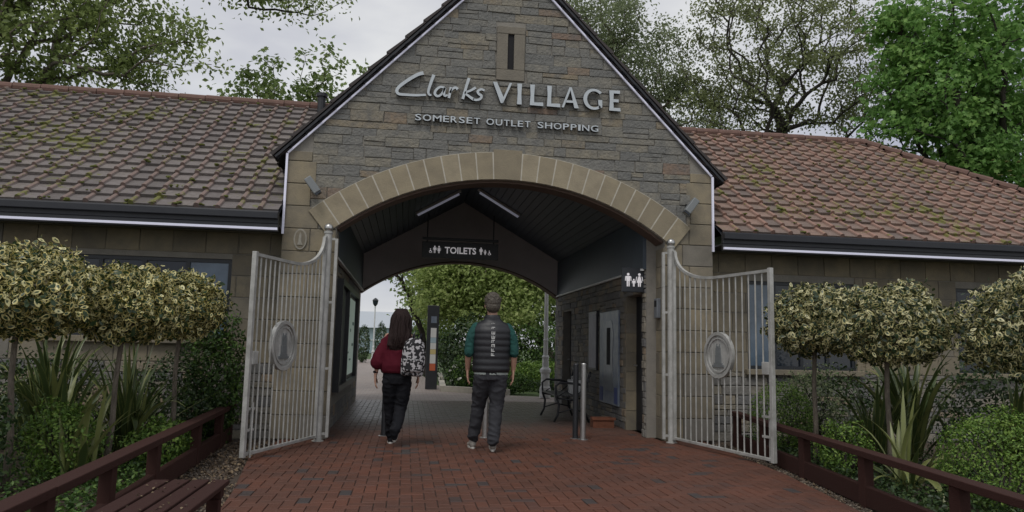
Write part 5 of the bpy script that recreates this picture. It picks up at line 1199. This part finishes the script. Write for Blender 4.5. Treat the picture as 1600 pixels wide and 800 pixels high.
def man():
    t = empty('person', 'man in a black quilted vest, teal sleeves and charcoal trousers walking away', 'person', (1.03, 8.92, 0)); t.scale = (1.06,1.06,1.06); t.rotation_euler = (0,0,R(-1))
    aL, aR = (-.165,.26,.095), (.035,-.06,.095)
    b = MB(); head(b, (.0,.02,1.645), .107); limb(b, [(0,-.005,1.46),(0,.0,1.60)], [.062,.056])
    loft(b, [(0,0,.86,.10,.08),(0,0,.95,.15,.105),(0,0,1.1,.14,.10),(0,0,1.3,.15,.10),(0,-.005,1.38,.13,.08),(0,-.005,1.45,.06,.055)])
    wl, wr = (-.262,.07,.905), (.258,.035,.905)
    for s, w in ((-1,wl),(1,wr)):
        limb(b, [(s*.16,0,1.35),(s*.222,-.01,1.26),(s*.255,-.02,1.13)], [.04,.042,.042]); limb(b, [(s*.255,-.02,1.13),(w[0],(w[1]-.02)/2,1.02),w], [.043,.037,.026]); hand(b, w, s)
    for s, k, a in ((-1,(-.125,.16,.50),aL),(1,(.075,.03,.50),aR)):
        limb(b, [(s*.08,0,.88),k,(a[0],a[1]-.01,a[2]+.02)], [.07,.05,.034])
    fuse(b, 'body', 'skin', t, .0052, 2)
    # hair
    h = MB(); h._ball((0,.0,1.682), .113, 22, 16, (.85,1.0,.92)); h._ball((0,-.04,1.63), .092, 18, 12, (.93,.75,.88)); 
    for i in range(70):
        a_ = random.uniform(0,6.28); e = random.uniform(.2,1.5); p = Vector((.094*math.cos(a_)*math.cos(e), .108*math.sin(a_)*math.cos(e), 1.688+.10*math.sin(e))); h._ball(p, .015, 6, 5, (1,1,.8))
    h.m = 0; ho = fuse(h, 'hair', 'hair_grey', t, .006, 1, post=lambda v: Vector((v.x, v.y if not (v.y > .055 and v.z < 1.69) else .055, v.z)))
    # trousers
    q = MB(); loft(q, [(0,0,.80,.178,.125),(0,0,.88,.185,.13),(0,0,.97,.17,.12),(0,0,1.0,.15,.11)])
    for s, k, a in ((-1,(-.12,.16,.50),aL),(1,(.072,.03,.50),aR)):
        limb(q, [(s*.085,0,.84),((s*.085+k[0])/2,k[1]*.5,.68),k,((k[0]+a[0])/2,(k[1]+a[1])/2-.01,.30),(a[0],a[1]-.015,.13)], [.108,.10,.080,.070,.062])
    fuse(q, 'trousers', 'greytrouser', t, .008, 3)
    # vest quilted in bands
    v = MB(); rg = []; N_ = 56
    prof = [(.885,.205,.135),(.92,.212,.14),(1.05,.208,.138),(1.2,.216,.142),(1.33,.222,.140),(1.39,.212,.125),(1.425,.185,.105),(1.46,.125,.09),(1.485,.088,.082),(1.535,.080,.078)]
    for i in range(N_+1):
        z = .885+(1.53-.885)*i/N_; rx = np.interp(z,[p[0] for p in prof],[p[1] for p in prof]); ry = np.interp(z,[p[0] for p in prof],[p[2] for p in prof])
        bulge = .007*abs(math.sin(math.pi*(z-.885)/.072)); rg.append((0,-.005,z,rx+bulge,ry+bulge))
    loft(v, rg, 36); vo = kid(v.build('vest','vest',smooth=True), t)
    hm = MB(); loft(hm, [(0,0,.855,.192,.13),(0,0,.862,.196,.132),(0,0,.90,.196,.132)], 30); kid(hm.build('shirt_hem','pale_cloth',smooth=True), t)
    for s, w in ((-1,wl),(1,wr)):
        m_ = MB(); limb(m_, [(s*.175,0,1.38),(s*.222,-.008,1.30),(s*.245,-.012,1.22),(s*.258,-.02,1.10)], [.062,.06,.056,.053]); fuse(m_, 'sleeve', 'teal', t, .008, 2)
    # pale vertical marks down the spine
    m_ = MB(); z = 1.44
    for i in range(8):
        hh = .036
        yb = -(.005+np.interp(z,[p[0] for p in prof],[p[2] for p in prof])+.0085)
        f = lambda u,vv,d: (u, yb-d-.0*vv, vv)
        for k in range(random.choice((2,3))): u = -.016+k*.016; m_.prism([(u-.004,z-hh),(u+.003,z-hh+random.uniform(0,.01)),(u+.004,z),(u-.003,z-random.uniform(0,.01))], f, 0, .002)
        zz = z-random.choice((.004,hh/2,hh-.004)); m_.prism([(-.019,zz-.004),(.019,zz-.004),(.019,zz+.004),(-.019,zz+.004)], f, .0025, .004); z -= .048
    kid(m_.build('back_print','white'), vo)
    for a, p_, y_ in ((aL,0,.08),(aR,R(14),-.08)):
        s_ = MB(); aa = (a[0],a[1],a[2]+(.02 if p_ else 0)); shoe(s_, aa, -p_, yaw=y_); so = fuse(s_, 'shoe', 'shoe', t, .006, 2); sole(aa, -p_, y_, 'sole', so)
    return t
def woman():
    t = empty('person', 'woman with long dark hair in a loose maroon top and black trousers walking away', 'person', (-.09, 9.40, 0)); t.scale = (1.02,)*3; t.rotation_euler = (0,0,R(-2))
    aL, aR = (-.06,.22,.095), (-.0,-.13,.16)
    b = MB(); head(b, (.02,.03,1.535), .092); limb(b, [(.01,0,1.34),(.015,.01,1.47)], [.05,.046])
    loft(b, [(0,0,.80,.10,.08),(0,0,.90,.15,.11),(0,0,1.05,.115,.09),(0,0,1.22,.14,.10),(0,-.005,1.32,.12,.075),(0,-.005,1.37,.055,.05)])
    wl, wr = (-.262,.0,.845), (.255,.05,.85)
    for s, w in ((-1,wl),(1,wr)):
        limb(b, [(s*.13,0,1.31),(s*.18,-.01,1.18),(s*.225,-.03,1.05)], [.045,.038,.034]); limb(b, [(s*.225,-.03,1.05),((s*.225+w[0])/2,(w[1]-.03)/2,.95),w], [.035,.03,.021]); hand(b, w, s)
    for s, k, a in ((-1,(-.075,.13,.47),aL),(1,(.05,.06,.46),aR)): limb(b, [(s*.07,0,.82),k,(a[0],a[1],a[2]+.02)], [.065,.045,.03])
    fuse(b, 'body', 'skin', t, .0052, 2)
    h = MB(); h._ball((.02,.008,1.558), .112, 22, 16, (.92,1.0,.92))
    loft(h, [(-.005,-.115,1.13,.075,.03),(-.01,-.11,1.16,.105,.04),(0,-.10,1.22,.105,.05),(.01,-.075,1.33,.115,.065),(.018,-.045,1.42,.116,.085),(.02,-.02,1.50,.118,.098),(.02,0,1.57,.09,.085)], 24)
    for i in range(26):
        x = -.10+.2*i/25; zb = 1.16+.05*abs(x)/.1+random.uniform(-.03,.03); h.tube([(.02+x*.6,-.07,1.5),(.01+x*1.15,-.115,1.34),(x*1.2,-.14,1.2),(x*.95,-.14,zb)], [.02,.018,.015,.006], 6)
    ho = fuse(h, 'hair', 'hair_dark', t, .007, 1); st = MB()
    for i in range(90):
        a_ = random.uniform(math.pi*1.0,math.pi*2.0); cx_, sy_ = math.cos(a_), math.sin(a_); k_ = random.uniform(.96,1.12); w1_, w2_ = random.uniform(-.02,.02), random.uniform(-.02,.02)
        st.tube(smooth_curve3([(.02+.06*cx_,.01+.06*sy_,1.655),(.02+.112*cx_*k_,.005+.11*sy_*k_,1.54),(.015+(.112*k_)*cx_+w1_,-.035+.10*sy_*k_,1.40),(.01+.118*cx_*k_,-.085+.075*sy_*k_,1.27),(.115*cx_+w2_,-.105+.055*sy_,random.uniform(1.14,1.24))],4), interp([.006,.007,.007,.006,.002],5,4), 5)
    kid(st.build('hair_strands','hair_dark',smooth=True), ho)
    q = MB(); loft(q, [(0,0,.74,.15,.115),(0,0,.82,.175,.13),(0,0,.92,.165,.12),(0,0,.97,.15,.11)])
    for s, k, a in ((-1,(-.075,.12,.46),aL),(1,(.055,.05,.45),aR)):
        limb(q, [(s*.085,0,.77),((s*.09+k[0])/2,k[1]*.5,.62),k,((k[0]+a[0])/2,(k[1]+a[1])/2,.28),(a[0],a[1]-.005,a[2]+.03)], [.098,.092,.075,.066,.058])
    fuse(q, 'trousers', 'black_cloth', t, .008, 3)
    v = MB(); loft(v, [(0,0,.875,.188,.142),(0,-.005,.90,.198,.152),(0,-.01,.96,.202,.158),(0,-.01,1.08,.190,.145),(0,-.008,1.2,.178,.13),(0,-.005,1.30,.165,.105),(0,-.005,1.345,.13,.085),(0,0,1.375,.075,.06),(0,0,1.39,.055,.05)], 28)
    for s in (-1,1):
        limb(v, [(s*.12,0,1.30),(s*.165,-.008,1.22),(s*.205,-.018,1.11),(s*.24,-.028,1.0)], [.052,.062,.078,.088])
    fuse(v, 'top', 'maroon', t, .008, 2)
    w_ = MB(); w_.lathe([(.028,-.012),(.031,-.011),(.031,.011),(.028,.012)], (wl[0],wl[1],wl[2]+.035), 16); kid(w_.build('watch_strap','black_cloth'), t)
    for a, p_, y_ in ((aL,0,.03),(aR,R(38),-.05)):
        s_ = MB(); aa = (a[0],a[1],a[2]); shoe(s_, aa, -p_, yaw=y_); so = fuse(s_, 'shoe', 'black_cloth', t, .006, 2); sole(aa, -p_, y_, 'sole', so)
    return t
man(); woman()
# backpack
t = empty('backpack', 'black and white patterned backpack on the right shoulder of the woman', 'backpack', (.10, 9.185, 1.10)); t.rotation_euler = (0,R(3),R(-6))
pm = bpy.data.materials.new('black and white print'); pm.use_nodes = True; n_ = pm.node_tree.nodes; l_ = pm.node_tree.links.new
vo_ = n_.new('ShaderNodeTexVoronoi'); vo_.inputs['Scale'].default_value = 42; tc_ = n_.new('ShaderNodeTexCoord'); l_(tc_.outputs['Object'], vo_.inputs['Vector'])
r_ = n_.new('ShaderNodeValToRGB'); r_.color_ramp.interpolation = 'CONSTANT'; r_.color_ramp.elements[0].color = (.012,.012,.014,1); r_.color_ramp.elements[1].position = .55; r_.color_ramp.elements[1].color = (.42,.41,.42,1)
l_(vo_.outputs['Color'], r_.inputs['Fac']); l_(r_.outputs['Color'], n_['Principled BSDF'].inputs['Base Color']); n_['Principled BSDF'].inputs['Roughness'].default_value = .8; M['print'] = pm
m = MB(); loft(m, [(0,0,-.24,.10,.05),(0,0,-.225,.135,.075),(0,0,-.1,.150,.085),(0,0,.08,.140,.08),(0,0,.17,.115,.07),(0,0,.215,.07,.045),(0,0,.225,.04,.02)], 28); bp = fuse(m, 'bag_body', 'print', t, .008, 3)
m = MB(); loft(m, [(0,-.085,-.19,.09,.02),(0,-.095,-.17,.115,.03),(0,-.095,-.05,.115,.03),(0,-.085,-.03,.10,.02)], 24); fuse(m, 'front_pocket', 'print', t, .007, 2)
m = MB(); m.bar((-.11,-.124,-.035),(.11,-.124,-.035),.008,.008); kid(m.build('zip','steel'), t)
for x, xt in ((-.06,-.03),(.055,.06)): m = MB(); m.tube([(x,.05,.17),(xt,.05,.24),(xt,.14,.275),(xt,.24,.20),(xt,.27,.02)], .014, 8); kid(m.build('strap','print' if x < 0 else 'black_cloth',smooth=True), t)
m = MB(); m.tube([(-.03,.03,.21),(-.02,.03,.26),(.02,.03,.26),(.03,.03,.21)], .008, 8); kid(m.build('grab_handle','black_cloth',smooth=True), t)
# distant pair of walkers
def far_person(loc, h, top, label):
    t = empty('person', label, 'person', loc); k = h/1.7
    b = MB(); head(b, (0,0,1.58*k), .1*k); limb(b,[(0,0,1.36*k),(0,0,1.52*k)],[.055*k,.05*k]); loft(b,[(0,0,.8*k,.14*k,.1*k),(0,0,1.1*k,.14*k,.1*k),(0,0,1.35*k,.17*k,.1*k)])
    for s in (-1,1):
        limb(b,[(s*.17*k,0,1.33*k),(s*.22*k,0,1.05*k),(s*.22*k,.04,.82*k)],[.05*k,.042*k,.03*k]); hand(b,(s*.22*k,.04,.82*k),s); limb(b,[(s*.08*k,0,.82*k),(s*.09*k,.05*s,.45*k),(s*.09*k,-.05*s,.08)],[.08*k,.06*k,.045*k])
    fuse(b,'body','skin',t,.012,1)
    v = MB(); loft(v,[(0,0,.82*k,.17*k,.13*k),(0,0,1.1*k,.165*k,.125*k),(0,0,1.35*k,.19*k,.12*k),(0,0,1.42*k,.09*k,.07*k)])
    for s in (-1,1): limb(v,[(s*.17*k,0,1.34*k),(s*.225*k,0,1.05*k),(s*.225*k,.03,.9*k)],[.07*k,.06*k,.05*k])
    fuse(v,'coat',top,t,.012,1)
    q = MB()
    for s in (-1,1): limb(q,[(s*.08*k,0,.84*k),(s*.09*k,.05*s,.45*k),(s*.09*k,-.05*s,.12)],[.1*k,.08*k,.06*k])
    fuse(q,'trousers','black_cloth',t,.012,1)
    hh = MB(); hh._ball((0,-.01,1.61*k), .108*k, 14, 10, (.85,1,.95)); kid(hh.build('hair','hair_dark',smooth=True), t)
    for s in (-1,1): sh = MB(); shoe(sh,(s*.09*k,-.05*s,.095)); kid(sh.build('shoe','black_cloth',smooth=True), t)
far_person((-2.62,38,0), 1.7, 'black_cloth', 'distant figure in dark clothes at the left edge of the arch view')
